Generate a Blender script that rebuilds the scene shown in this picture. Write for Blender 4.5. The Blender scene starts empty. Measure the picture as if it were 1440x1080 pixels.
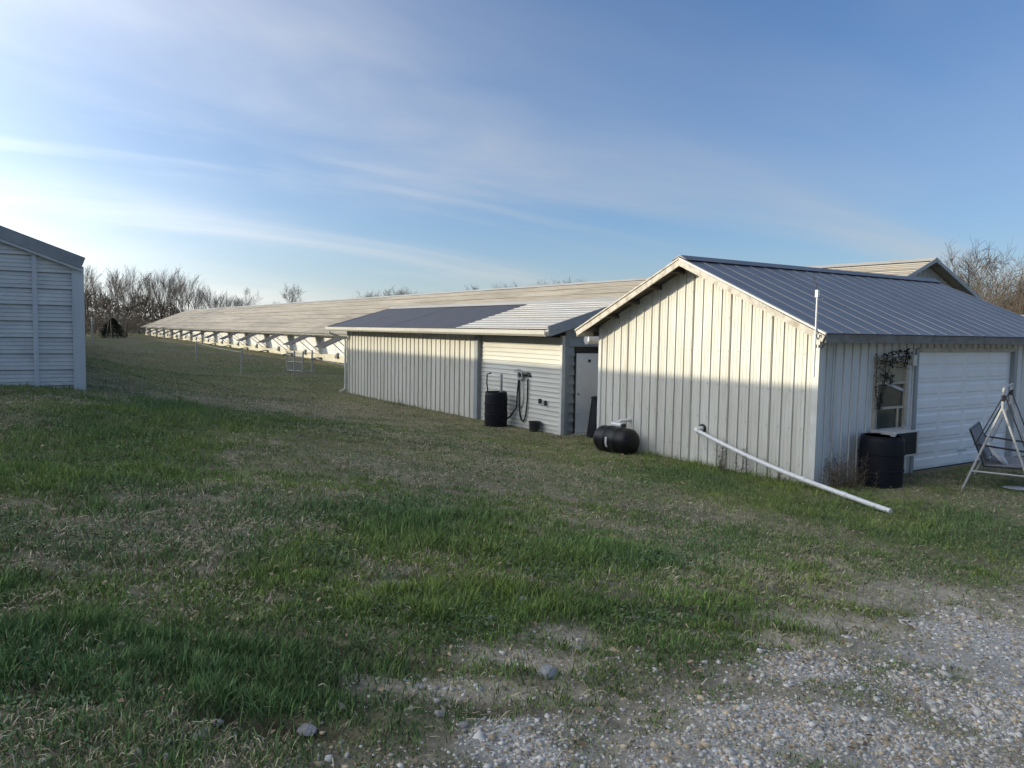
import bpy, math, random
import numpy as np
from mathutils import Vector, Matrix, Euler

# ------------------------------------------------------------------ camera, sky, sun, exposure
scene = bpy.context.scene
COL = scene.collection
RAD = math.radians
YAW, PITCH, ROLL = RAD(32.84), RAD(3.968), RAD(1.0)
EYE = Vector((0, 0, 1.6))
fw = Vector((math.sin(YAW)*math.cos(PITCH), math.cos(YAW)*math.cos(PITCH), -math.sin(PITCH)))
r0 = Vector((math.cos(YAW), -math.sin(YAW), 0)); u0 = r0.cross(fw)
rr = math.cos(ROLL)*r0 + math.sin(ROLL)*u0
uu = -math.sin(ROLL)*r0 + math.cos(ROLL)*u0
cam = bpy.data.cameras.new('camera'); cam_o = bpy.data.objects.new('camera', cam); COL.objects.link(cam_o)
m = Matrix(((rr.x, uu.x, -fw.x, EYE.x), (rr.y, uu.y, -fw.y, EYE.y), (rr.z, uu.z, -fw.z, EYE.z), (0, 0, 0, 1)))
cam_o.matrix_world = m
cam.sensor_width = 36; cam.lens = 1081/1440*36; cam.clip_start = .05; cam.clip_end = 6000
scene.camera = cam_o

SUN_AZ, SUN_EL = RAD(31), RAD(13)          # azimuth measured from -X towards +Y
SKY = .085
sd = Vector((-math.cos(SUN_AZ)*math.cos(SUN_EL), math.sin(SUN_AZ)*math.cos(SUN_EL), math.sin(SUN_EL)))
sun = bpy.data.lights.new('sun', 'SUN'); sun.energy = 2.0; sun.angle = RAD(.5); sun.color = (1, .89, .66)
sun_o = bpy.data.objects.new('sun', sun); COL.objects.link(sun_o)
sun_o.rotation_euler = (-sd).to_track_quat('-Z', 'Y').to_euler(); sun_o.location = sd*300

W = bpy.data.worlds.new('World'); scene.world = W; W.use_nodes = True
def world():
    nt = W.node_tree; N = nt.nodes; L = nt.links
    N.clear()
    out = N.new('ShaderNodeOutputWorld'); bg = N.new('ShaderNodeBackground'); bg.inputs[1].default_value = SKY
    sky = N.new('ShaderNodeTexSky'); sky.sky_type = 'NISHITA'; sky.sun_disc = False
    sky.sun_elevation = SUN_EL; sky.sun_rotation = math.atan2(sd.x, sd.y)
    sky.altitude = 150; sky.air_density = 1.0; sky.dust_density = .4; sky.ozone_density = 6.0
    tc = N.new('ShaderNodeTexCoord'); sep = N.new('ShaderNodeSeparateXYZ'); L.new(tc.outputs['Generated'], sep.inputs[0])
    def math_(op, a, b=None, c=None):
        n = N.new('ShaderNodeMath'); n.operation = op
        for i, v in enumerate((a, b, c)):
            if v is None: continue
            if isinstance(v, (int, float)): n.inputs[i].default_value = v
            else: L.new(v, n.inputs[i])
        return n.outputs[0]
    z = math_('MAXIMUM', sep.outputs[2], 0.0); den = math_('ADD', z, .16)
    px = math_('DIVIDE', sep.outputs[0], den); py = math_('DIVIDE', sep.outputs[1], den)
    cb = N.new('ShaderNodeCombineXYZ'); L.new(px, cb.inputs[0]); L.new(py, cb.inputs[1])
    def layer(rot, scale, nscale, detail, rough, dist, lo, hi, seed):
        mp = N.new('ShaderNodeMapping'); L.new(cb.outputs[0], mp.inputs[0])
        mp.inputs['Rotation'].default_value = (0, 0, rot); mp.inputs['Scale'].default_value = scale; mp.inputs['Location'].default_value = (seed, seed*.7, seed*.3)
        nz = N.new('ShaderNodeTexNoise'); L.new(mp.outputs[0], nz.inputs[0])
        nz.inputs['Scale'].default_value = nscale; nz.inputs['Detail'].default_value = detail
        nz.inputs['Roughness'].default_value = rough; nz.inputs['Distortion'].default_value = dist
        mr = N.new('ShaderNodeMapRange'); mr.interpolation_type = 'SMOOTHSTEP'; L.new(nz.outputs[0], mr.inputs[0])
        mr.inputs[1].default_value = lo; mr.inputs[2].default_value = hi
        return mr.outputs[0]
    veil = layer(RAD(-25), (.55, 1.0, 1), .55, 5, .5, .5, .36, .80, 2.2)
    wisp = layer(RAD(-48), (.32, 1.5, 1), .9, 7, .52, .7, .46, .92, 7.7)
    fac = math_('MINIMUM', math_('ADD', math_('MULTIPLY_ADD', veil, .32, .02), math_('MULTIPLY', wisp, .46)), .8)
    # thin haze lifts towards the horizon, all round
    hz = math_('POWER', math_('SUBTRACT', 1.0, math_('MINIMUM', z, 1.0)), 9.0)
    # clouds towards the sun scatter more light forward
    dp = N.new('ShaderNodeVectorMath'); dp.operation = 'DOT_PRODUCT'; L.new(tc.outputs['Generated'], dp.inputs[0]); dp.inputs[1].default_value = sd
    fwd = math_('MULTIPLY_ADD', math_('POWER', math_('MULTIPLY_ADD', dp.outputs['Value'], .5, .5), 4.5), 1.3, .28)
    cc = N.new('ShaderNodeMix'); cc.data_type = 'RGBA'; cc.blend_type = 'MULTIPLY'; cc.inputs[0].default_value = 1
    cc.inputs[6].default_value = (1.0/SKY, .99/SKY, .97/SKY, 1); L.new(fwd, cc.inputs[7])
    fac2 = math_('MINIMUM', math_('ADD', fac, math_('MULTIPLY', hz, .56)), .92)
    mx = N.new('ShaderNodeMix'); mx.data_type = 'RGBA'; L.new(fac2, mx.inputs[0]); L.new(sky.outputs[0], mx.inputs[6]); L.new(cc.outputs[2], mx.inputs[7])
    # pale aureole around the low sun, added to lift ambient light in the shade
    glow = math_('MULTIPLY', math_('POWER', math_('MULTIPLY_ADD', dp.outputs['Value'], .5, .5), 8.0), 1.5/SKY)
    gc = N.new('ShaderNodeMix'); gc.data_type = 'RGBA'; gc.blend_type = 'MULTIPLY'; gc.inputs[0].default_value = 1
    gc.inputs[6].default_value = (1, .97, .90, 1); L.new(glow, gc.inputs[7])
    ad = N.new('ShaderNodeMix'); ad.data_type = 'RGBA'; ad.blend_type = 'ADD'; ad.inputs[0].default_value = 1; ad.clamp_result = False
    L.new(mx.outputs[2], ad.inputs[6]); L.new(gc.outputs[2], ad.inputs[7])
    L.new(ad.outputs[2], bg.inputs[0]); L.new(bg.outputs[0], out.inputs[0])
world()
vs = scene.view_settings; vs.view_transform = 'Standard'; vs.look = 'None'; vs.gamma = 1; vs.use_curve_mapping = False; vs.exposure = 1.05
scene.render.engine = 'CYCLES'

# ------------------------------------------------------------------ helpers
random.seed(5); rng = np.random.default_rng(7)
ORG = {}                                                          # world origin of every object
def tag(o, label=None, cat=None, group=None, kind=None):
    if label: o['label'] = label
    if cat: o['category'] = cat
    if group: o['group'] = group
    if kind: o['kind'] = kind
    return o
def thing(name, loc, label, cat, group=None):
    o = bpy.data.objects.new(name, None); COL.objects.link(o); o.location = loc; o.empty_display_size = .2
    ORG[o.name] = Vector(loc); return tag(o, label, cat, group)
class MB:
    def __init__(s): s.v = []; s.f = []
    def add(s, vs, fs):
        n = len(s.v); s.v += [tuple(p) for p in vs]; s.f += [tuple(i+n for i in q) for q in fs]; return s
    def box(s, a, b):
        x0, y0, z0 = a; x1, y1, z1 = b
        return s.add([(x0,y0,z0),(x1,y0,z0),(x1,y1,z0),(x0,y1,z0),(x0,y0,z1),(x1,y0,z1),(x1,y1,z1),(x0,y1,z1)],
                     [(0,3,2,1),(4,5,6,7),(0,1,5,4),(1,2,6,5),(2,3,7,6),(3,0,4,7)])
    def prism(s, poly, vec):
        n = len(poly); vec = Vector(vec); P = [Vector(p) for p in poly]
        return s.add(P+[p+vec for p in P], [tuple(range(n))[::-1], tuple(range(n, 2*n))]+[(i, (i+1) % n, n+(i+1) % n, n+i) for i in range(n)])
    def beam(s, p0, p1, w, h, up=(0, 0, 1)):
        p0 = Vector(p0); p1 = Vector(p1); d = (p1-p0).normalized(); sx = d.cross(Vector(up)).normalized(); sz = sx.cross(d)
        q = [sx*(-w/2)+sz*(-h/2), sx*(w/2)+sz*(-h/2), sx*(w/2)+sz*(h/2), sx*(-w/2)+sz*(h/2)]
        return s.prism([p0+k for k in q], p1-p0)
    def tube(s, pts, r, n=8, caps=True):
        pts = [Vector(p) for p in pts]; k = len(pts); rs = r if isinstance(r, (list, tuple)) else [r]*k
        ref = Vector((0, 0, 1)); vs = []; fs = []; last = None
        for i, p in enumerate(pts):
            d = (pts[min(i+1, k-1)]-pts[max(i-1, 0)]).normalized()
            if last is None:
                a = d.cross(ref if abs(d.z) < .9 else Vector((1, 0, 0))).normalized()
            else:
                a = (last-d*last.dot(d)).normalized()
            last = a; b = d.cross(a)
            vs += [p+(a*math.cos(2*math.pi*j/n)+b*math.sin(2*math.pi*j/n))*rs[i] for j in range(n)]
        for i in range(k-1):
            fs += [(i*n+j, i*n+(j+1) % n, (i+1)*n+(j+1) % n, (i+1)*n+j) for j in range(n)]
        if caps: fs += [tuple(range(n))[::-1], tuple(range((k-1)*n, k*n))]
        return s.add(vs, fs)
    def lathe(s, prof, c, axis=(0, 0, 1), n=24):
        ax = Vector(axis).normalized(); c = Vector(c)
        a = ax.cross(Vector((1, 0, 0)) if abs(ax.x) < .9 else Vector((0, 1, 0))).normalized(); b = ax.cross(a)
        vs = []; fs = []; k = len(prof)
        for rad, h in prof: vs += [c+ax*h+(a*math.cos(2*math.pi*j/n)+b*math.sin(2*math.pi*j/n))*rad for j in range(n)]
        for i in range(k-1): fs += [(i*n+j, i*n+(j+1) % n, (i+1)*n+(j+1) % n, (i+1)*n+j) for j in range(n)]
        fs += [tuple(range(n))[::-1], tuple(range((k-1)*n, k*n))]
        return s.add(vs, fs)
    def sheet(s, o, a, b, n, s0, s1, lo, hi, pitch, rh=.024, rw=.03, minor=2, extra=(), phase=0, side=.010, mh=.005, groove=0, lap=None, plain=False):
        """ribbed sheet metal: ribs repeat along a, run along b, stand out along n"""
        o = Vector(o); a = Vector(a); b = Vector(b); n = Vector(n)
        P = [(s0, 0), (s1, 0)]+[(e, 0) for e in extra if s0 < e < s1]
        k0 = math.floor((s0-phase)/pitch)-1; k1 = math.ceil((s1-phase)/pitch)+1
        for k in range(k0, k1+1):
            c = phase+k*pitch
            if groove: rp = ((c-rw/2-.013, 0), (c-rw/2-.011, -groove), (c-rw/2-.004, -groove), (c-rw/2, rh), (c+rw/2, rh), (c+rw/2+side, 0))
            else: rp = ((c-rw/2-side, 0), (c-rw/2, rh), (c+rw/2, rh), (c+rw/2+side, 0))
            P += rp
            for j in range(minor):
                cm = c+pitch*(j+1)/(minor+1)
                P += [(cm-.014, 0), (cm-.006, mh), (cm+.006, mh), (cm+.014, 0)]
        if lap:                                                     # one lapped row: bottom edge stands proud
            d = s1-s0; P = [(s0, -.03), (s0+.018, -.03), (s0+.020, lap), (s0+.06*d, lap), (s0+.25*d, lap*.95), (s0+.26*d, lap*.35), (s0+.30*d, lap*.35), (s0+.31*d, lap*.85), (s0+.50*d, lap*.75), (s0+.51*d, lap*.15), (s0+.55*d, lap*.15), (s0+.56*d, lap*.62), (s0+.74*d, lap*.52), (s0+.75*d, -.003), (s0+.79*d, -.003), (s0+.80*d, lap*.36), (s1, lap*.2)]
        if plain: P = [(s0, -.012), (s0+.006, -.012), (s0+.008, lap), (s0+.25*(s1-s0), lap*.9), (s0+.6*(s1-s0), lap*.35), (s1, 0)]
        P = sorted(p for p in P if s0-1e-6 <= p[0] <= s1+1e-6)
        Q = []
        for p in P:
            if Q and p[0]-Q[-1][0] < 1e-4: continue
            Q.append(p)
        lo_f = lo if callable(lo) else (lambda t: lo); hi_f = hi if callable(hi) else (lambda t: hi)
        vs = []; fs = []
        for (t, d) in Q:
            vs += [o+a*t+n*d+b*lo_f(t), o+a*t+n*d+b*hi_f(t)]
        flip = a.cross(b).dot(n) < 0
        for i in range(len(Q)-1):
            q = (2*i, 2*i+2, 2*i+3, 2*i+1); fs.append(q[::-1] if flip else q)
        return s.add(vs, fs)
    def build(s, name, mat, parent=None, smooth=False, origin=None):
        og = ORG[parent.name] if parent else Vector(origin or (0, 0, 0))
        me = bpy.data.meshes.new(name); me.from_pydata([(p[0]-og.x, p[1]-og.y, p[2]-og.z) for p in s.v], [], s.f); me.update()
        me.materials.append(mat)
        if smooth:
            me.polygons.foreach_set('use_smooth', [True]*len(me.polygons))
            try: me.set_sharp_from_angle(angle=RAD(40))
            except Exception: pass
        o = bpy.data.objects.new(name, me); COL.objects.link(o)
        if parent: o.parent = parent
        else: o.location = og
        ORG[o.name] = og
        return o
def np_mesh(name, V, F, mat, colors=None, smooth=False, attr='col'):
    """V (n,3), F list of (k,m) index arrays with m = 3 or 4"""
    me = bpy.data.meshes.new(name); me.vertices.add(len(V)); me.vertices.foreach_set('co', np.asarray(V, np.float32).ravel())
    tot = sum(f.size for f in F); nf = sum(len(f) for f in F)
    me.loops.add(tot); me.polygons.add(nf)
    me.loops.foreach_set('vertex_index', np.concatenate([f.ravel() for f in F]).astype(np.int32))
    st = []; p = 0
    for f in F: st.append(p+np.arange(len(f))*f.shape[1]); p += f.size
    me.polygons.foreach_set('loop_start', np.concatenate(st).astype(np.int32))
    if smooth: me.polygons.foreach_set('use_smooth', np.ones(nf, bool))
    if colors is not None:
        for nm, c in (colors.items() if isinstance(colors, dict) else {attr: colors}.items()):
            at = me.color_attributes.new(nm, 'FLOAT_COLOR', 'POINT'); at.data.foreach_set('color', np.asarray(c, np.float32).ravel())
    me.update(calc_edges=True); me.validate()
    me.materials.append(mat); o = bpy.data.objects.new(name, me); COL.objects.link(o); ORG[o.name] = Vector((0, 0, 0))
    return o
def copy_tree(o, loc, rz=0, sc=1, parent=None):
    c = o.copy(); COL.objects.link(c); c.parent = parent
    if parent is None:
        c.location = loc; c.rotation_euler = (0, 0, rz); c.scale = (sc, sc, sc) if isinstance(sc, (int, float)) else sc
    for ch in o.children: copy_tree(ch, None, parent=c)
    return c

# ------------------------------------------------------------------ materials
MATS = {}
def mat(name, col, rough=.6, metal=0, noise=None, noise_scale=3, stretch=(1, 1, 1), bump=0, bump_scale=30, col2=None, lo=.35, hi=.7,
        rnd=0, spec=.5, grain=0, col3=None, scale3=1.2, lo3=.55, hi3=.8, stretch3=(1, 1, 1)):
    M = bpy.data.materials.new(name); M.use_nodes = True; nt = M.node_tree; N = nt.nodes; L = nt.links
    b = N['Principled BSDF']; b.inputs['Roughness'].default_value = rough; b.inputs['Metallic'].default_value = metal
    b.inputs['Specular IOR Level'].default_value = spec
    c = (*col, 1); b.inputs['Base Color'].default_value = c
    geo = N.new('ShaderNodeNewGeometry'); cur = None
    def nz(sc, st, detail=6, rg=.6):
        mp = N.new('ShaderNodeMapping'); L.new(geo.outputs['Position'], mp.inputs[0]); mp.inputs['Scale'].default_value = st
        n = N.new('ShaderNodeTexNoise'); L.new(mp.outputs[0], n.inputs[0]); n.inputs['Scale'].default_value = sc
        n.inputs['Detail'].default_value = detail; n.inputs['Roughness'].default_value = rg
        return n.outputs[0]
    def rng_(x, a, b_):
        mr = N.new('ShaderNodeMapRange'); L.new(x, mr.inputs[0]); mr.inputs[1].default_value = a; mr.inputs[2].default_value = b_; return mr.outputs[0]
    def mixc(fac, A, B, blend='MIX'):
        mx = N.new('ShaderNodeMix'); mx.data_type = 'RGBA'; mx.blend_type = blend
        if isinstance(fac, float): mx.inputs[0].default_value = fac
        else: L.new(fac, mx.inputs[0])
        for i, q in ((6, A), (7, B)):
            if isinstance(q, tuple): mx.inputs[i].default_value = q
            else: L.new(q, mx.inputs[i])
        return mx.outputs[2]
    if col2:
        cur = mixc(rng_(nz(noise_scale, stretch), lo, hi), c, (*col2, 1))
    if col3:
        cur = mixc(rng_(nz(scale3, stretch3), lo3, hi3), cur if cur else c, (*col3, 1))
    if grain:
        g = rng_(nz(60, (1, 1, 1), 3), .2, .8); v = N.new('ShaderNodeMapRange'); L.new(g, v.inputs[0]); v.inputs[3].default_value = 1-grain; v.inputs[4].default_value = 1+grain
        cur = mixc(1.0, cur if cur else c, v.outputs[0], 'MULTIPLY')
    if rnd:
        oi = N.new('ShaderNodeObjectInfo'); v = N.new('ShaderNodeMapRange'); L.new(oi.outputs['Random'], v.inputs[0]); v.inputs[3].default_value = 1-rnd; v.inputs[4].default_value = 1+rnd
        cur = mixc(1.0, cur if cur else c, v.outputs[0], 'MULTIPLY')
    if cur: L.new(cur, b.inputs['Base Color'])
    if bump:
        bp = N.new('ShaderNodeBump'); bp.inputs['Strength'].default_value = bump; bp.inputs['Distance'].default_value = .02
        L.new(nz(bump_scale, stretch, 4), bp.inputs['Height']); L.new(bp.outputs[0], b.inputs['Normal'])
    MATS[name] = M; return M
VS = (1, 1, .12)
m_wall = mat('white_painted_siding', (.645, .635, .57), .42, col2=(.54, .52, .445), noise_scale=5, stretch=VS, rnd=.035, bump=.18, bump_scale=2.5, col3=(.36, .30, .21), scale3=13, lo3=.58, hi3=.86, stretch3=(1, 1, .06))
m_wallf = mat('grey_white_siding', (.66, .67, .66), .45, col2=(.56, .565, .55), noise_scale=5, stretch=VS, rnd=.03, bump=.12, bump_scale=6, col3=(.30, .27, .22), scale3=9, lo3=.66, hi3=.9, stretch3=(1, 1, .1))
m_lap = mat('cream_lap_siding', (.62, .62, .56), .4, col2=(.53, .52, .45), noise_scale=4, stretch=(1, .12, 1), rnd=.04, bump=.1, bump_scale=6)
m_lapg = mat('grey_lap_siding', (.33, .36, .36), .42, col2=(.26, .285, .285), noise_scale=4, stretch=(.12, 1, 1), rnd=.04, bump=.1, bump_scale=6)
m_shed = mat('weathered_shed_siding', (.64, .655, .64), .5, col2=(.48, .495, .49), noise_scale=3, stretch=(.5, 1, 1), rnd=.05, bump=.15, bump_scale=8, col3=(.55, .56, .56), scale3=4, lo3=.62, hi3=.85, stretch3=(1, 1, .2))
m_shedtrim = mat('grey_shed_trim', (.30, .32, .33), .5, col2=(.23, .245, .25), noise_scale=4, rnd=.03)
m_shedtrim2 = mat('pale_shed_trim', (.56, .59, .61), .5, col2=(.46, .49, .505), noise_scale=4, stretch=VS)
m_trim = mat('white_trim', (.66, .66, .63), .45, col2=(.54, .53, .48), noise_scale=5, grain=.05)
m_gutter = mat('cream_gutter', (.50, .49, .44), .45, col2=(.40, .385, .33), noise_scale=3, stretch=(1, .2, 1))
m_greytrim = mat('grey_trim', (.30, .33, .345), .45, col2=(.24, .26, .27), noise_scale=5)
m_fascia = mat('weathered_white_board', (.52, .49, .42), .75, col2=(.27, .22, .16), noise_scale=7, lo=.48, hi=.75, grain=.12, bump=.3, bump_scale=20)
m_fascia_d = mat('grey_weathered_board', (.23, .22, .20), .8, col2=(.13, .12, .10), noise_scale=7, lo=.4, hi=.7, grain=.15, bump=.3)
m_roof = mat('slate_blue_metal_roof', (.160, .170, .185), .45, col2=(.190, .200, .214), noise_scale=1.5, rnd=.06, bump=.06, bump_scale=4, spec=.5)
m_black = mat('black_roll_roofing', (.050, .050, .060), .55, col2=(.066, .066, .076), noise_scale=2, bump=.1)
m_mroof = mat('galvanised_roof', (.42, .41, .38), .48, metal=.0, col2=(.33, .315, .28), noise_scale=3, stretch=(1, .15, 1), rnd=.07, bump=.08, bump_scale=5)
m_lroof = mat('weathered_tin_roof', (.325, .295, .240), .55, metal=.0, col2=(.225, .195, .150), noise_scale=1.6, stretch=(2.6, .22, 1), lo=.34, hi=.66, rnd=.13, bump=.1, bump_scale=5, col3=(.19, .14, .095), scale3=.9, lo3=.62, hi3=.9, stretch3=(2, .2, 1))
m_lwall = mat('white_curtain', (.66, .66, .64), .6, col2=(.56, .56, .54), noise_scale=2, rnd=.03, bump=.2, bump_scale=5)
m_curb = mat('cream_concrete_curb', (.56, .54, .44), .85, col2=(.42, .39, .30), noise_scale=3, grain=.1, bump=.2)
m_hood = mat('weathered_hood_sheet', (.12, .115, .105), .65, col2=(.10, .095, .085), noise_scale=5, rnd=.1, bump=.1)
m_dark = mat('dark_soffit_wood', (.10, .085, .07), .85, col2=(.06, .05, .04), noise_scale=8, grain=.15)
m_core = mat('plywood_backing', (.16, .14, .11), .9, col2=(.11, .10, .08), noise_scale=4)
m_door = mat('white_garage_door', (.84, .85, .86), .38, col2=(.78, .79, .80), noise_scale=3, stretch=(1, 1, .4), bump=.05, bump_scale=15)
m_mdoor = mat('white_entry_door', (.84, .85, .85), .4, col2=(.78, .79, .79), noise_scale=3)
m_drum = mat('black_plastic', (.006, .007, .008), .45, spec=.3, col2=(.012, .013, .014), noise_scale=8, lo=.5, hi=.8, bump=.08)
m_drum2 = mat('dusty_black_plastic', (.006, .007, .012), .55, spec=.25, col2=(.013, .014, .020), noise_scale=8, lo=.5, hi=.8, bump=.08)
m_rubber = mat('black_rubber_hose', (.012, .012, .013), .5)
m_pvc = mat('white_pvc', (.72, .72, .70), .35, col2=(.60, .59, .55), noise_scale=8, lo=.5, hi=.8)
m_label = mat('pale_sticker', (.55, .55, .53), .6, col2=(.35, .35, .34), noise_scale=30)
m_steel = mat('dull_galvanised_steel', (.42, .43, .43), .5, metal=.5, col2=(.28, .25, .21), noise_scale=12, lo=.55, hi=.85)
m_post = mat('weathered_post', (.44, .42, .37), .8, col2=(.28, .26, .22), noise_scale=9)
m_iron = mat('black_iron', (.014, .015, .018), .5)
m_swing = mat('faded_white_tube', (.42, .42, .41), .5, col2=(.26, .25, .23), noise_scale=14, lo=.5, hi=.8)
m_slat = mat('grey_swing_fabric', (.23, .24, .25), .8, col2=(.17, .175, .18), noise_scale=10, rnd=.08)
m_cush = mat('white_cloth', (.55, .55, .54), .8, col2=(.42, .42, .41), noise_scale=9)
m_glass = mat('dusty_dark_glass', (.055, .062, .052), .12, col2=(.10, .10, .08), noise_scale=6, lo=.45, hi=.8, spec=.5)
m_shade = mat('tan_window_shade', (.36, .32, .22), .7, col2=(.26, .22, .15), noise_scale=4)
m_grille = mat('dark_grille', (.035, .04, .04), .6)
m_bark = mat('grey_brown_bark', (.135, .115, .092), .9, col2=(.085, .070, .055), noise_scale=6, rnd=.2)
m_bark2 = mat('pale_grey_bark', (.20, .175, .145), .9, col2=(.13, .11, .09), noise_scale=6, rnd=.2)
m_twig = mat('grey_brown_twigs', (.105, .084, .066), .9, rnd=.2)
m_brush = mat('brown_brush', (.15, .115, .082), .95, col2=(.10, .078, .056), noise_scale=1, rnd=.2)
m_vine = mat('dry_vine', (.035, .030, .020), .85, col2=(.02, .018, .012), noise_scale=20)
m_cedar = mat('cedar_green', (.020, .030, .016), .9)
m_weed = mat('dry_weed', (.16, .12, .075), .9, col2=(.09, .065, .04), noise_scale=9, rnd=.2)
m_rock = mat('pale_limestone', (.37, .36, .335), .85, col2=(.22, .20, .17), noise_scale=14, grain=.12, bump=.4, bump_scale=60)
m_shade_caster = mat('shade_caster_siding', (.26, .10, .08), .6, col2=(.20, .08, .06), noise_scale=3)

# ------------------------------------------------------------------ terrain
def sstep(t):
    t = np.clip(t, 0, 1); return t*t*(3-2*t)
def vnoise(x, y, seed=0):
    xi = np.floor(x).astype(np.int64); yi = np.floor(y).astype(np.int64); fx = sstep(x-xi); fy = sstep(y-yi)
    def h(a, b):
        q = (a*374761393+b*668265263+seed*1442695041) & 0xffffffff
        q = ((q ^ (q >> 13))*1274126177) & 0xffffffff
        q = ((q ^ (q >> 16))*2246822519) & 0xffffffff
        return (q ^ (q >> 15)).astype(np.float64)/4294967295.
    a = h(xi, yi); b = h(xi+1, yi); c = h(xi, yi+1); d = h(xi+1, yi+1)
    return (a*(1-fx)+b*fx)*(1-fy)+(c*(1-fx)+d*fx)*fy
def fbm(x, y, s, seed=0, oct=4, gain=.55):
    t = 0; a = 1; n = 0; x = np.asarray(x, float); y = np.asarray(y, float)
    for i in range(oct):
        t = t+a*vnoise(x/s*2**i+17.3*i, y/s*2**i-9.1*i, seed+i*13); n += a; a *= gain
    return t/n
CY, SY = math.cos(YAW), math.sin(YAW)
def ab(x, y): return x*CY-y*SY, x*SY+y*CY                            # ground axes: across, ahead
ZL = ([-60, 0, 8, 17, 30, 45, 70, 100, 150, 250], [.1, 0, .17, .42, .42, .35, .15, .05, -.2, -.6])
ZR = ([-60, 0, 10, 15, 25, 55, 70, 92, 111, 154, 250], [-.75, -.84, -.87, -.89, -.94, -.92, -.8, -.7, -.52, -.36, -.7])
def gbase(x, y):
    zl = np.interp(y, *ZL); zr = np.interp(y, *ZR); t = np.clip(x/9.8, -1.2, 1)
    s = np.where(t > 0, .75*t+.25*sstep(t), .15*t)
    return zl+(zr-zl)*s
def ell(a, b, P, soft=.5):
    """0..1 mask of a list of soft ellipses with ragged edges"""
    o = np.zeros_like(a); w = (fbm(a, b, .55, 91, 3)-.5)*1.1
    for (ca, cb, ra, rb) in P:
        d = np.sqrt(((a-ca)/ra)**2+((b-cb)/rb)**2)+w
        o = np.maximum(o, 1-sstep((d-(1-soft))/(2*soft)))
    return o
DEAD = [(-2.2,5.39,.85,.85),(-2.91,4.73,.35,.3),(.54,8.0,.6,.9),(-2.35,3.87,.36,.26),(-1.53,4.61,.3,.4),(1.74,6.17,.9,.7),(3.35,7.43,1.0,.8),(-.32,5.17,.5,.24),(-7.4,18.3,.7,4.4),(.4,11.8,1.5,1.3),(-1.1,9.6,.9,.8),(-2.82,6.97,.65,.6),(-5.5,22,1.6,5),(-1.5,15.5,1.5,3),(2.2,9.3,1.3,1.0)]
LUSH = [(-.68,6.61,1.1,1.2),(-4.76,8.98,1.2,2.5),(-1.5,3.48,1.15,.42),(-.06,4.73,.93,.5),(3.62,13.27,1.6,2.2),(-1.55,5.4,.42,.8),(5.5,9.47,1.3,1.2),(1.6,5.09,.55,.4),(.62,6.46,1.0,.6),(-5.5,13,1.6,3),(-3.3,4.0,.5,.5),(4.6,10.6,1.6,.8)]
DIRT = [(-.21,3.56,.5,.14),(.32,4.39,.36,.22),(2.77,6.07,.5,.22),(3.51,6.11,.9,.5),(1.69,4.74,.3,.16),(2.3,5.2,.6,.22),(.1,4.0,.35,.2)]
RUT = [(-.62,3.77,.46,.10),(-.36,3.36,.40,.10),(2.61,5.81,.6,.12),(-1.45,3.22,.34,.07),(-.95,2.98,.3,.06),(1.2,5.0,.35,.09),(-1.9,3.05,.25,.06)]
BARE = [(.14,3.1,.32,.2),(3.37,5.39,.5,1.0),(1.65,3.4,.6,.3),(2.07,4.17,.6,.4),(2.6,4.2,.8,.8),(.75,2.95,.4,.22)]
GL = ([-6, -1.16, -1.01, -.22, .69, 1.71, 3.3, 5.33, 12], [1.2, 2.63, 2.75, 3.26, 3.86, 4.68, 5.96, 7.8, 14])
def masks(x, y):
    a, b = ab(x, y)
    gd = np.interp(a, *GL)-b                                       # > 0 on the gravel side
    w = (fbm(a, b, .6, 5, 4)-.5)
    gravel = sstep((gd+w*.7+.12)/.55)
    patch = sstep((fbm(a, b, .8, 77, 4)-.38)/.25)
    bare = np.maximum(ell(a, b, BARE), gravel*patch*.30*sstep((gd-.2)/.8))
    bare = bare*gravel*(.25+.75*np.maximum(sstep((fbm(a, b, .42, 29, 4)-.40)/.16), ell(a, b, [(3.5, 5.3, .8, 1.1), (1.6, 3.35, .5, .25)])))
    dirt = ell(a, b, DIRT)
    dead = np.clip(np.maximum(ell(a, b, DEAD)*.9, sstep((fbm(a, b, 1.3, 33, 4)-.53)/.14)*.7), 0, 1)*(.25+.75*sstep((fbm(a, b, .30, 35, 3)-.36)/.2))
    lush = np.clip(ell(a, b, LUSH)*(.55+.7*fbm(a, b, .5, 21, 3)), 0, 1)
    dead = dead*(1-.75*lush)
    far = sstep((b-20)/25)
    return gravel, bare, dirt, dead, lush, far, gd
def rutm(x, y): return ell(*ab(x, y), RUT, .6)*(.3+.7*sstep((fbm(x, y, .2, 53, 3)-.35)/.2))
def gz(x, y):
    x = np.asarray(x, float); y = np.asarray(y, float); a, b = ab(x, y); r = np.hypot(x, y)
    z = gbase(x, y)
    near = np.exp(-r/30)
    flat = sstep((np.abs(x-14.3)-3.3)/1.2)                        # calmer by the buildings
    z = z+near*((fbm(x, y, 1.3, 3, 3)-.5)*.10*(.4+.6*flat)+(fbm(x, y, .33, 8, 3)-.5)*.045)
    z = z-.045*ell(a, b, RUT, .6)-.03*ell(a, b, DIRT, .6)
    z = z+.10*(fbm(x, y, 6, 44, 3)-.5)*sstep((r-14)/10)*(x < 9.5)
    # shallow bank running along the slope on the left
    bank = np.abs(x-(2.6+.03*(y-20)))
    z = z-.16*sstep((x-(2.5+.03*(y-20)))/1.1)*sstep((y-13)/6)*(1-sstep((y-50)/20))*(1-sstep((x-6)/4))
    return z
def gz1(x, y): return float(gz(np.array([x]), np.array([y]))[0])

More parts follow.
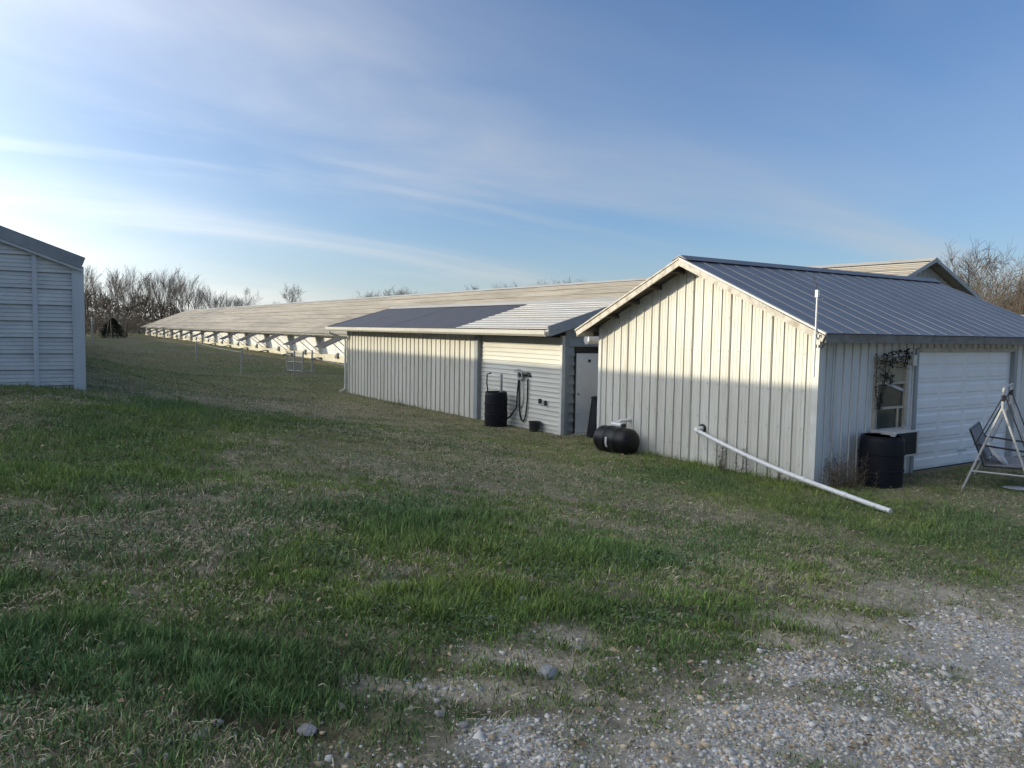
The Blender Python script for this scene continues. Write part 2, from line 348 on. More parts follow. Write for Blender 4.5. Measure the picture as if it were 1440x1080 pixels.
def ground_material():
    M = bpy.data.materials.new('grass_soil_gravel'); M.use_nodes = True; nt = M.node_tree; N = nt.nodes; L = nt.links
    b = N['Principled BSDF']; b.inputs['Roughness'].default_value = .95; b.inputs['Specular IOR Level'].default_value = .15
    geo = N.new('ShaderNodeNewGeometry')
    at = N.new('ShaderNodeVertexColor'); at.layer_name = 'base'
    ar = N.new('ShaderNodeVertexColor'); ar.layer_name = 'mask'
    sp = N.new('ShaderNodeSeparateColor'); L.new(ar.outputs[0], sp.inputs[0])
    def nz(s, d, rg=.6):
        n = N.new('ShaderNodeTexNoise'); L.new(geo.outputs['Position'], n.inputs[0]); n.inputs['Scale'].default_value = s; n.inputs['Detail'].default_value = d; n.inputs['Roughness'].default_value = rg; return n.outputs[0]
    def mr(x, a, b_, c, d):
        q = N.new('ShaderNodeMapRange'); L.new(x, q.inputs[0]); q.inputs[1].default_value = a; q.inputs[2].default_value = b_; q.inputs[3].default_value = c; q.inputs[4].default_value = d; return q.outputs[0]
    def mul(A, B):
        mx = N.new('ShaderNodeMix'); mx.data_type = 'RGBA'; mx.blend_type = 'MULTIPLY'; mx.inputs[0].default_value = 1; L.new(A, mx.inputs[6]); L.new(B, mx.inputs[7]); return mx.outputs[2]
    c = mul(at.outputs[0], mr(nz(14, 8, .7), .25, .75, .45, 1.55))
    c = mul(c, mr(nz(.7, 5), .3, .7, .78, 1.22))
    vo = N.new('ShaderNodeTexVoronoi'); L.new(geo.outputs['Position'], vo.inputs[0]); vo.inputs['Scale'].default_value = 85
    hs = N.new('ShaderNodeSeparateColor'); L.new(vo.outputs['Color'], hs.inputs[0])
    st = N.new('ShaderNodeMix'); st.data_type = 'RGBA'; L.new(hs.outputs[0], st.inputs[0]); st.inputs[6].default_value = (.36, .335, .29, 1); st.inputs[7].default_value = (.72, .695, .63, 1)
    mx = N.new('ShaderNodeMix'); mx.data_type = 'RGBA'; L.new(sp.outputs[0], mx.inputs[0]); L.new(c, mx.inputs[6]); L.new(st.outputs[2], mx.inputs[7])
    L.new(mx.outputs[2], b.inputs['Base Color'])
    bp = N.new('ShaderNodeBump'); bp.inputs['Strength'].default_value = .7; bp.inputs['Distance'].default_value = .03
    L.new(nz(22, 7, .7), bp.inputs['Height']); L.new(bp.outputs[0], b.inputs['Normal'])
    return M
C_SOIL = np.array([.15, .12, .08]); C_TAN = np.array([.33, .285, .205]); C_THATCH = np.array([.215, .190, .115]); C_GREEN = np.array([.115, .140, .048]); C_OLIVE = np.array([.19, .175, .085])
def lerp(A, B, t): return A+(B-A)*t[:, None]
def ground():
    fr = np.concatenate([np.arange(-48, 48.01, .3), np.arange(50, 311, 3.0)]); th = np.radians(fr)
    R = np.concatenate([[.25, .6, .9], np.geomspace(1.2, 40, 300), np.geomspace(41.5, 4500, 90)])
    T, RR = np.meshgrid(th, R, indexing='xy')
    x = RR*np.sin(T+YAW); y = RR*np.cos(T+YAW); n, k = T.shape
    x = x.ravel(); y = y.ravel(); z = gz(x, y)
    gravel, bare, dirt, dead, lush, far, gd = masks(x, y)
    base = np.tile(C_THATCH*1.0, (len(x), 1))
    base = lerp(base, np.tile(C_GREEN*.80, (len(x), 1)), lush*.75)
    base = lerp(base, np.tile(C_TAN*.95, (len(x), 1)), dead*.6)
    farmix = fbm(x, y, 9, 61, 4)
    fcol = lerp(np.tile(C_GREEN*.72, (len(x), 1)), np.tile(C_OLIVE*.62, (len(x), 1)), sstep((farmix-.35)/.3))
    fcol = lerp(fcol, np.tile(C_TAN*.45, (len(x), 1)), .7*sstep((fbm(x*1., y*.5, 4, 62, 4)-.50)/.15))
    base = lerp(base, fcol, far)
    base = lerp(base, np.tile(C_TAN*.95, (len(x), 1)), np.clip(gravel*.75, 0, 1))
    base = lerp(base, np.tile(C_TAN*1.25, (len(x), 1)), dirt*.9)
    base = lerp(base, np.tile(np.array([.085, .068, .046]), (len(x), 1)), rutm(x, y)*.85)
    col = np.concatenate([base, np.ones((len(x), 1))], 1)
    mk = np.stack([np.clip(bare*.85, 0, 1), gravel, dead, np.ones_like(x)], 1)
    V = np.stack([x, y, z], 1); idx = np.arange(n*k).reshape(n, k); nx = np.roll(idx, -1, 1)
    F = np.stack([idx[:-1], idx[1:], nx[1:], nx[:-1]], -1).reshape(-1, 4)
    V = np.vstack([V, [[0, 0, gz1(0, 0)]]]); col = np.vstack([col, col[:1]]); mk = np.vstack([mk, mk[:1]])
    C = np.stack([np.full(k, n*k), idx[0], nx[0]], 1)
    o = np_mesh('ground', V, [F, C], ground_material(), {'base': col, 'mask': mk}, smooth=True)
    return tag(o, 'sloping winter yard of grass, bare dirt and gravel', kind='structure')
ground()

# ------------------------------------------------------------------ long poultry house on the far side of the yard
LS = 1.2
def long_house():
    xe, xw, xr, xb = 18.96, 19.75, 26.9, 34.8; y0, y1 = 15.05, 153.; ze, zr = 1.14, 4.32
    H = thing('poultry_house', (xw, y0, -.9), 'very long low poultry house with weathered tin roof and row of side hoods', 'poultry house')
    def zrf(x): return ze+(x-xe)/(xr-xe)*(zr-ze)
    MB().prism([(xw+.12, y0+.12, -1.6), (xw+.12, y0+.12, zrf(xw)-.15), (xr, y0+.12, zr-.2), (2*xr-xw-.12, y0+.12, zrf(xw)-.15), (2*xr-xw-.12, y0+.12, -1.6)], (0, y1-y0-.24, 0)).build('house_body', m_lwall, H)
    # roof: strips of sheet running lengthwise
    sl = Vector((xr-xe, 0, zr-ze)); Ls = sl.length; sl.normalize(); nn = Vector((-sl.z, 0, sl.x))
    yb = [y0-.35, 19, 23.5, 28, 33, 38.5, 45, 52, 60, 70, 82, 96, 112, 132, y1+.35]
    rows = 8; w = Ls/rows
    for i in range(rows):
        for j in range(len(yb)-1):
            off = random.uniform(-.008, .008)
            sv = (sl-nn*.020).normalized(); nv_ = Vector((-sv.z, 0, sv.x))
            MB().sheet(Vector((xe, 0, ze))+sl*(i*w)+nn*(.020+off), sv, (0, 1, 0), nv_, -.02, w+.01, yb[j], yb[j+1]-.004, .245, .026, .035, 0).build('roof_sheet', m_lroof, H)
    s2 = Vector((-sl.x, 0, sl.z)); n2 = Vector((sl.z, 0, sl.x))
    MB().sheet((2*xr-xe, 0, ze), s2, (0, 1, 0), n2, 0, Ls, y0-.35, y1+.35, .9, .02, .05, 0).build('roof_back_slope', m_lroof, H)
    MB().prism([(xr-.28, y0-.4, zr-.06), (xr, y0-.4, zr+.075), (xr+.28, y0-.4, zr-.06), (xr, y0-.4, zr+.03)], (0, y1-y0+.8, 0)).build('ridge_cap', m_mroof, H)
    MB().box((xe+.02, y0-.3, ze-.13), (xe+.06, y1+.3, ze-.02)).build('eave_board', m_fascia_d, H)
    # near gable end
    def hi(t):
        x = xw+t; return (zrf(x) if x <= xr else zrf(2*xr-x))-.05
    tw = 2*(xr-xw); k = 0
    for i in range(16):
        MB().sheet((xw, y0+.09, 0), (1, 0, 0), (0, 0, 1), (0, -1, 0), tw*i/16, tw*(i+1)/16, -1.3, hi, .3, .02, .03, 1, extra=(xr-xw,)).build('gable_sheet', m_lapg, H)
    for s in (1, -1):
        xa = xe if s > 0 else 2*xr-xe
        MB().beam((xa, y0-.38, ze-.02), (xr, y0-.38, zr-.02), .12, .05, (0, 1, 0)).build('rake_trim', m_greytrim, H)
        MB().beam((xa, y1+.38, ze-.06), (xr, y1+.38, zr-.06), .2, .05, (0, 1, 0)).build('rake_trim', m_greytrim, H)
    # sidewall: concrete curb, curtain, hoods
    yy = 51.2-7.45*5; bays = []
    while yy < y1-3: bays.append(yy); yy += 7.45
    ys = [y0+.1]+[b+3.4 for b in bays if b+3.4 > y0+2]+[y1]
    for a_, b_ in zip(ys[:-1], ys[1:]):
        zb = gz1(xw, (a_+b_)/2)
        MB().box((xw-.06, a_, zb-.8), (xw+.12, b_-.02, zb+.52)).build('curb', m_curb, H)
        MB().sheet((xw, 0, 0), (0, 0, 1), (0, 1, 0), (-1, 0, 0), zb+.52, zrf(xw)-.05, a_+.02, b_-.04, .5, .02, .03, 0).build('curtain_panel', m_lwall, H)
    for i, b in enumerate(bays):
        if b < 40: continue
        zb = gz1(xw, b); zt = zrf(xw)-.28
        hw = 1.0; zt = ze-.10; P0 = Vector((xe+.12, b-hw, zt)); out = Vector((-1.75, 0, -.80)); nv = Vector((-.45, 0, .9)).normalized()
        hd = MB(); od = out.normalized()
        hd.sheet(P0, (0, 1, 0), od, nv, 0, 2*hw, 0, out.length, .28, .02, .04, 0)
        hd.prism([P0-nv*.03, P0-nv*.03+out, P0-nv*.004+out, P0-nv*.004], (0, 2*hw, 0))
        ho = hd.build('vent_hood', m_hood, H)
        for yy_ in (b-hw+.1, b+hw-.1):
            MB().tube([(xe-.55, yy_, zt-.34), (xw-.07, yy_-.25, zb+.42)], .028, 5).build('prop_rod', m_greytrim, ho)
        MB().add([(xw-.22, b+2.5, zb+.30), (xw-.22, b+3.1, zb+.30), (xw-.065, b+3.1, zb+.30), (xw-.065, b+2.5, zb+.30), (xw-.08, b+2.7, zb+.70), (xw-.08, b+2.9, zb+.70)],
                 [(0, 1, 5, 4), (0, 4, 3), (1, 2, 5), (3, 4, 5, 2), (0, 3, 2, 1)]).build('wall_vent', m_grille, H)
        MB().prism([(xw-.9, b-1.1, zb+.03), (xw-.1, b-1.3, zb+.14), (xw-.1, b-.5, zb+.14), (xw-.8, b-.3, zb+.02)], (0, 0, .05)).build('splash_board', m_hood, H)
    return H
long_house()

# ------------------------------------------------------------------ workroom in front of the long house
def workroom():
    xv, xh = 10.9, 10.99; yg, yp, yf = 14.8, 18.72, 28.75; zb = -1.15
    xe, xr, ze, zr = 10.28, 12.95, 1.63, 2.42; y0, y1 = 14.45, 29.2; xbk = 15.2; slope = (zr-ze)/(xr-xe)
    H = thing('workroom', (xv, yg, -.93), 'low white metal workroom with half black, half galvanised roof', 'shed')
    zt = lambda x: ze+(x-xe)*slope if x <= xr else zr-(x-xr)*slope
    MB().prism([(xh+.1, yg+.12, zb), (xh+.1, yg+.12, zt(xh)-.12), (xr, yg+.12, zr-.12), (xbk, yg+.12, zt(xbk)-.12), (xbk, yg+.12, zb)], (0, yf-yg-.24, 0)).build('wall_core', m_core, H)
    # vertical siding
    n = 11; L = yf-yp-.1
    for i in range(n):
        MB().sheet((xv, yp+.1, 0), (0, 1, 0), (0, 0, 1), (-1, 0, 0), L*i/n, L*(i+1)/n, lambda t: gz1(xv, yp+t)-.1, 1.52, .305, .028, .032, 1, groove=.022).build('siding_sheet', m_wall, H)
    MB().box((xv+.005, yp+.09, zb), (xh+.1, yf-.005, 1.55)).build('wall_backing', m_core, H)
    MB().box((xv-.035, yf-.02, zb), (xv+.1, yf+.03, 1.54)).build('corner_trim', m_trim, H)
    MB().sheet((xv, yf+.03, 0), (1, 0, 0), (0, 0, 1), (0, 1, 0), 0, xbk-xv, zb, lambda t: zt(xv+t)-.08, .305, .02, .03, 1).build('end_wall', m_wall, H)
    MB().box((xv-.05, yp-.10, zb), (xv+.13, yp+.09, 1.56)).build('post', m_greytrim, H)
    # recessed horizontal siding, row by row
    zz = -1.05; row = .115
    while zz < 1.42:
        MB().sheet((xh, 0, 0), (0, 0, 1), (0, 1, 0), (-1, 0, 0), zz, min(zz+row, 1.45), yg+.06, yp-.1, row, lap=.017, plain=True).build('siding_row', m_lap, H)
        zz += row
    MB().box((xh-.045, yg-.03, zb), (xh+.05, yg+.055, 1.5)).build('corner_trim', m_trim, H)
    MB().box((xh+.052, yg-.045, zb), (xh+.16, yg+.02, 1.62)).build('corner_trim', m_greytrim, H)
    # gable end rows around the door
    zz = -1.05; row = .229; dx0, dx1, dz1 = 11.37, 12.23, 1.10
    while zz < 2.3:
        h = min(zz+row, 2.34); xs = max(xh+.15, xe+(h-ze)/slope+.05 if h > ze-.1 else 0)
        segs = [(xs, dx0-.055), (dx1+.06, xbk)] if zz < dz1 else [(xs, min(xbk, 2*xr-xs))]
        for a_, b_ in segs:
            if b_-a_ > .05: MB().sheet((0, yg, 0), (0, 0, 1), (1, 0, 0), (0, -1, 0), zz, h, a_, b_, row, lap=.04, plain=True).build('siding_row', m_lapg, H)
        zz += row
    d = MB().box((dx0, yg-.035, -.86), (dx1, yg+.02, 1.08)).build('entry_door', m_mdoor, H)
    MB().lathe([(.03, 0), (.033, .03), (.02, .05)], (dx0+.07, yg-.035, .1), (0, -1, 0), 10).build('knob', m_steel, d)
    MB().box((dx0+.36, yg-.042, .86), (dx0+.44, yg-.035, .93)).build('number_plate', m_grille, d)
    MB().box((dx0-.05, yg-.05, zb), (dx0-.012, yg+.0, 1.14)).build('door_frame', m_grille, H)
    MB().box((dx0-.012, yg-.05, 1.085), (dx1+.05, yg+.0, 1.13)).build('door_frame', m_grille, H)
    MB().box((dx0-.08, yg-.25, -1.0), (dx1+.1, yg+.0, -.87)).build('door_step', m_curb, H)
    # roof
    sl = Vector((xr-xe, 0, zr-ze)); Ls = sl.length; sl.normalize(); nn = Vector((-sl.z, 0, sl.x)); yb = 18.85
    base = Vector((xe, 0, ze))
    MB().prism([base+Vector((0, y0, 0))-nn*.09, base+Vector((0, y0, 0))-nn*.004, base+Vector((0, y0, 0))+sl*Ls-nn*.004, base+Vector((0, y0, 0))+sl*Ls-nn*.09], (0, y1-y0, 0)).build('roof_deck', m_dark, H)
    s2 = Vector((-sl.x, 0, sl.z)); n2 = Vector((sl.z, 0, sl.x)); b2 = Vector((2*xr-xe, 0, ze))
    MB().prism([b2+Vector((0, y0, 0))-n2*.09, b2+Vector((0, y0, 0)), b2+Vector((0, y0, 0))+s2*Ls, b2+Vector((0, y0, 0))+s2*Ls-n2*.09], (0, y1-y0, 0)).build('roof_back_slope', m_black, H)
    edges = [yb+.05, 21.2, 23.6, 26.4, y1]
    for a_, b_ in zip(edges[:-1], edges[1:]):
        o = random.uniform(.0, .006)
        MB().prism([base+Vector((0, a_, 0))+nn*.002, base+Vector((0, a_, 0))+nn*(.012+o), base+Vector((0, a_, 0))+sl*(Ls-.1)+nn*(.012+o), base+Vector((0, a_, 0))+sl*(Ls-.1)+nn*.002], (0, b_-a_-.015, 0)).build('roofing_sheet', m_black, H)
    rows = 3
    for i in range(rows):
        MB().sheet(base+nn*(.024+.006*i), sl, (0, 1, 0), nn, Ls*i/rows, Ls*(i+1)/rows+.02, y0-.02, yb, .225, .013, .02, 0).build('roof_sheet', m_mroof, H)
    MB().prism([(xr-.22, y0-.03, zr-.03), (xr, y0-.03, zr+.075), (xr+.22, y0-.03, zr-.03), (xr, y0-.03, zr+.035)], (0, y1-y0+.06, 0)).build('ridge_cap', m_mroof, H)
    MB().beam((xe-.02, y0-.05, ze-.035), (xr, y0-.05, zr-.035), .24, .05, (0, 1, 0)).build('rake_trim', m_greytrim, H)
    MB().beam((xe-.02, y1+.02, ze-.05), (xr, y1+.02, zr-.05), .16, .03, (0, 1, 0)).build('rake_trim', m_greytrim, H)
    # gutter and downspout
    g = [(xe-.005, y0-.06, ze-.005), (xe-.005, y0-.06, ze-.14), (xe-.09, y0-.06, ze-.15), (xe-.135, y0-.06, ze-.10), (xe-.14, y0-.06, ze-.005), (xe-.125, y0-.06, ze-.005), (xe-.12, y0-.06, ze-.09), (xe-.085, y0-.06, ze-.135), (xe-.02, y0-.06, ze-.13), (xe-.02, y0-.06, ze-.005)]
    gu = MB().prism(g, (0, y1-y0+.12, 0)).build('gutter', m_gutter, H)
    yd = y1-.25; zg = gz1(xv, yd)
    MB().tube([(xe-.07, yd, ze-.14), (xe-.06, yd, ze-.24), (xv-.12, yf+.06, 1.18), (xv-.085, yf+.06, 1.08), (xv-.085, yf+.06, zg+.22), (xv-.12, yf+.06, zg+.12), (xv-.34, yf+.02, zg+.05)], .042, 8).build('downspout', m_trim, H)
    for yy in (20.6, 23.4, 26.2): MB().tube([(xv-.028, yy, .3), (xv-.045, yy, .3)], .02, 6).build('screw_cap', m_steel, H)
    for yy, zz in ((15.66, -.13), (15.42, -.16)): MB().box((xh-.08, yy-.03, zz-.07), (xh-.028, yy+.03, zz+.05)).build('outlet_box', m_grille, H)
workroom()

# ------------------------------------------------------------------ garage
GX0, GX1, GY0, GY1, GYR = 10.9, 18.85, 7.76, 13.30, 10.52
GZE, GZR, GE0, GE1 = 1.665, 3.02, 7.38, 13.62
def garage():
    H = thing('garage', (GX0, GY0, -.88), 'white ribbed metal garage with slate roof and white overhead door', 'garage')
    zb = -1.2; xo = 10.5; slope = (GZR-GZE)/(GYR-GE0)
    def zr(y): return GZE+(y-GE0)*slope if y <= GYR else GZR-(y-GYR)*(GZR-GZE)/(GE1-GYR)
    MB().prism([(GX0+.06, GY0+.06, zb), (GX0+.06, GY1-.06, zb), (GX0+.06, GY1-.06, zr(GY1)-.18), (GX0+.06, GYR, GZR-.16), (GX0+.06, GY0+.06, zr(GY0)-.18)], (1.2, 0, 0)).build('wall_core', m_core, H)
    MB().box((GX0+1.26, GY0+.35, zb), (GX1-.06, GY1-.06, 1.5)).build('wall_core', m_core, H)
    # gable wall: a runs towards -Y so that ribs start at the near corner
    tw = GY1-GY0
    for i in range(6):
        MB().sheet((GX0, GY0, 0), (0, 1, 0), (0, 0, 1), (-1, 0, 0), max(tw*i/6, .07), tw*(i+1)/6, lambda t: gz1(GX0, GY0+t)-.12, lambda t: zr(GY0+t)-.06, tw/24, .020, .022, 2, extra=(GYR-GY0,), mh=.005, groove=.014).build('siding_sheet', m_wall, H)
    sc = MB()
    for zz in (-.55, .05, .68, 1.30, 1.9, 2.4):
        for i in range(1, 24):
            yy = GY0+tw*i/24+.045
            if zz < zr(yy)-.15: sc.box((GX0-.012, yy-.008, zz-.008), (GX0-.003, yy+.008, zz+.008))
    tag(sc.build('screw_heads', m_steel, H), kind='stuff')
    MB().box((GX0-.036, GY0-.036, zb), (GX0+.01, GY0+.075, zr(GY0)-.1)).build('corner_trim', m_trim, H)
    MB().box((GX0+.01, GY0-.036, zb), (GX0+.09, GY0+.004, zr(GY0)-.1)).build('corner_trim', m_wallf, H)
    MB().box((GX0-.03, GY1-.07, zb), (GX0+.01, GY1+.02, zr(GY1)-.1)).build('corner_trim', m_trim, H)
    # front wall around window and door
    wx0, wx1, wz0, wz1 = 1.60, 2.50, -.02, 1.20
    dx0, dx1, dz1 = 2.86, 6.42, 1.34
    zt = zr(GY0)-.06; zg = lambda t: gz1(GX0+t, GY0)-.12
    regs = [(.08, .80, zg, zt), (.80, wx0, zg, zt), (wx0, wx1, wz1, zt), (wx0, wx1, zg, wz0), (wx1, dx0-.08, zg, zt), (dx0-.08, dx0+1.1, dz1+.06, zt), (dx0+1.1, dx0+2.4, dz1+.06, zt), (dx0+2.4, dx1+.08, dz1+.06, zt), (dx1+.08, GX1-GX0, zg, zt)]
    for a_, b_, lo, hi in regs:
        MB().sheet((GX0, GY0, 0), (1, 0, 0), (0, 0, 1), (0, -1, 0), a_, b_, lo, hi, .2286, .020, .026, 2, mh=.004, groove=.012).build('siding_sheet', m_wallf, H)
    for a_, b_, c_, d_ in ((.0, wx0, zb, zt), (wx0, wx1, wz1, zt), (wx0, wx1, zb, wz0), (wx1, dx0, zb, zt), (dx0, dx1, dz1, zt), (dx1, GX1-GX0, zb, zt)):
        MB().box((GX0+a_+.05, GY0+.004, c_), (GX0+b_, GY0+.10, d_)).build('stud_wall', m_core, H)
    MB().sheet((GX1, GY0, 0), (0, 1, 0), (0, 0, 1), (1, 0, 0), 0, tw, zb, lambda t: zr(GY0+t)-.06, .2286, .024, .03, 0, extra=(GYR-GY0,)).build('back_gable_wall', m_wallf, H)
    MB().sheet((GX0, GY1, 0), (1, 0, 0), (0, 0, 1), (0, 1, 0), 0, GX1-GX0, zb, zr(GY1)-.06, .2286, .024, .03, 0).build('rear_wall', m_wallf, H)
    # roof
    for k, (ye, ) in enumerate(((GE0,), (GE1,))):
        sl = Vector((0, GYR-ye, GZR-GZE)); Ls = sl.length; sl.normalize(); nn = Vector((0, -sl.z, sl.y)) if k == 0 else Vector((0, sl.z, -sl.y))
        if nn.z < 0: nn = -nn
        o = Vector((xo, ye, GZE)); X1 = 19.2
        MB().prism([o-nn*.05, o-nn*.006, o+sl*Ls-nn*.006, o+sl*Ls-nn*.05], (X1-xo, 0, 0)).build('roof_deck', m_dark, H)
        ns = 10; Wd = X1-xo+.02
        for i in range(ns):
            MB().sheet((xo-.03, ye, GZE), (1, 0, 0), sl, nn, Wd*i/ns, Wd*(i+1)/ns+.002, -.05, Ls-.02, Wd/20, .012, .024, 0).build('roof_sheet', m_roof, H)
        # rake boards
        for xx in (xo-.022, X1+.002):
            MB().beam(Vector((xx, ye, GZE))-nn*.10-sl*.04, Vector((xx, GYR, GZR))-nn*.085, .03 if k == 0 else .032, .105, nn).build('rake_board', m_fascia, H)
        MB().beam(Vector((xo-.036, ye, GZE))-nn*.012-sl*.05, Vector((xo-.036, GYR, GZR))-nn*.012, .035, .028, nn).build('drip_edge', m_trim if k == 0 else m_fascia, H)
        # lookout blocks under the overhang
        for t in (.25, .95, 1.65, 2.35, 3.05):
            p = o+sl*t-nn*.10
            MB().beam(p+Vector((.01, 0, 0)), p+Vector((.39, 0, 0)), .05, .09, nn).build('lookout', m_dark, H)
        nx = 20
        yy = ye+(.0 if k == 0 else 0)
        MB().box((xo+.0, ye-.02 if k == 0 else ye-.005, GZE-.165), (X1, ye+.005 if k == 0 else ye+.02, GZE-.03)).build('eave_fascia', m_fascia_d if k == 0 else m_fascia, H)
        for i in range(13):
            xx = xo+.45+i*.66
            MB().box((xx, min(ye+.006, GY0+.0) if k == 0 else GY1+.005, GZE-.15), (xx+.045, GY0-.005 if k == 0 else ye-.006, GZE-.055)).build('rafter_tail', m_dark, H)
    MB().prism([(xo-.04, GYR-.20, GZR-.052), (xo-.04, GYR-.03, GZR+.045), (xo-.04, GYR+.03, GZR+.045), (xo-.04, GYR+.20, GZR-.052), (xo-.04, GYR, GZR+.02)], (8.76, 0, 0)).build('ridge_cap', m_roof, H)
    # overhead door
    X0, X1, Z0, Z1 = GX0+dx0, GX0+dx1, -.88, dz1; ydr = GY0+.05
    D = MB().box((X0, ydr+.012, Z0), (X1, ydr+.05, Z1)).build('garage_door', m_door, H)
    nsec, ncol = 4, 4; hs = (Z1-Z0)/nsec; wc = (X1-X0-.10)/ncol
    for s in range(nsec):
        z0 = Z0+s*hs+.004; z1 = Z0+(s+1)*hs-.004
        MB().box((X0+.004, ydr-.012, z0), (X1-.004, ydr+.011, z1)).build('door_section', m_door, D)
        for q in range(2):
            za = z0+.045+q*(hs/2-.012); zc = za+hs/2-.085
            for c in range(ncol):
                xa = X0+.10+c*wc; xb = xa+wc-.12; y = ydr-.0125; b = .03; dd = .009
                MB().add([(xa, y, za), (xb, y, za), (xb, y, zc), (xa, y, zc), (xa+b, y-dd, za+b), (xb-b, y-dd, za+b), (xb-b, y-dd, zc-b), (xa+b, y-dd, zc-b)],
                         [(0, 1, 5, 4), (1, 2, 6, 5), (2, 3, 7, 6), (3, 0, 4, 7), (4, 5, 6, 7)]).build('raised_panel', m_door, D)
    MB().box((X0-.09, GY0-.045, zb), (X0-.002, GY0+.06, Z1+.06)).build('door_trim', m_greytrim, H)
    MB().box((X1+.002, GY0-.045, zb), (X1+.09, GY0+.06, Z1+.06)).build('door_trim', m_greytrim, H)
    MB().box((X0-.002, GY0-.047, Z1+.002), (X1+.002, GY0+.06, Z1+.075)).build('door_trim', m_fascia, H)
    MB().box((X0-.1, GY0-.25, -1.1), (X1+.1, GY0+.06, -.885)).build('door_sill', m_curb, H)
    MB().box((X0+.02, ydr-.03, Z0), (X1-.02, ydr-.013, Z0+.035)).build('bottom_seal', m_iron, D)
    MB().tube([((X0+X1)/2-.12, ydr-.02, Z0+.30), ((X0+X1)/2-.12, ydr-.06, Z0+.30), ((X0+X1)/2+.12, ydr-.06, Z0+.30), ((X0+X1)/2+.12, ydr-.02, Z0+.30)], .012, 6).build('handle', m_steel, D)
    # window
    X0, X1 = GX0+wx0, GX0+wx1; yf = GY0-.04
    m_tanframe = mat('tan_window_frame', (.46, .41, .32), .7, col2=(.32, .27, .20), noise_scale=9, lo=.45, hi=.75)
    wn = MB().box((X0-.06, yf, wz0-.05), (X0+.03, GY0+.05, wz1+.06)).box((X1-.03, yf, wz0-.05), (X1+.06, GY0+.05, wz1+.06)).box((X0+.031, yf, wz1-.03), (X1-.031, GY0+.05, wz1+.06)).build('window', m_tanframe, H)
    zs = [wz0+.03, .36, .80, wz1-.03]
    for i in range(3):
        MB().box((X0+.03, GY0+.005, zs[i]), (X1-.03, GY0+.02, zs[i+1])).build('pane', m_shade if i == 2 else m_glass, wn)
    for z in zs[1:3]: MB().box((X0+.031, yf+.01, z-.022), (X1-.031, GY0+.0, z+.022)).build('sash_bar', m_tanframe, wn)
    MB().box((X1-.22, yf+.015, zs[0]), (X1-.18, GY0+.0, zs[1]-.023)).build('sash_bar', m_tanframe, wn)
    MB().box((X0-.08, yf-.06, wz0-.07), (X1+.08, GY0+.0, wz0+.02)).build('sill', m_trim, wn)
    MB().beam((X0+.32, GY0+.0, .80), (X1-.05, GY0-.004, .66), .012, .05).build('torn_shade', m_cush, wn)
    MB().box((GX0+wx1+.07, GY0-.11, 1.10), (GX0+wx1+.17, GY0-.03, 1.29)).build('lamp_box', m_trim, H)
garage()

# duct between garage and workroom, and a stub of eave pipe
MB().tube([(11.02, 13.95, 1.42), (12.75, 13.95, 1.40), (12.9, 13.85, 1.40), (12.92, 13.7, 1.40), (12.92, 13.28, 1.40)], .10, 14).build('duct_pipe', m_pvc, None, True)
tag(bpy.data.objects['duct_pipe'], 'thick white pipe running behind the garage eave towards the workroom door', 'pipe')

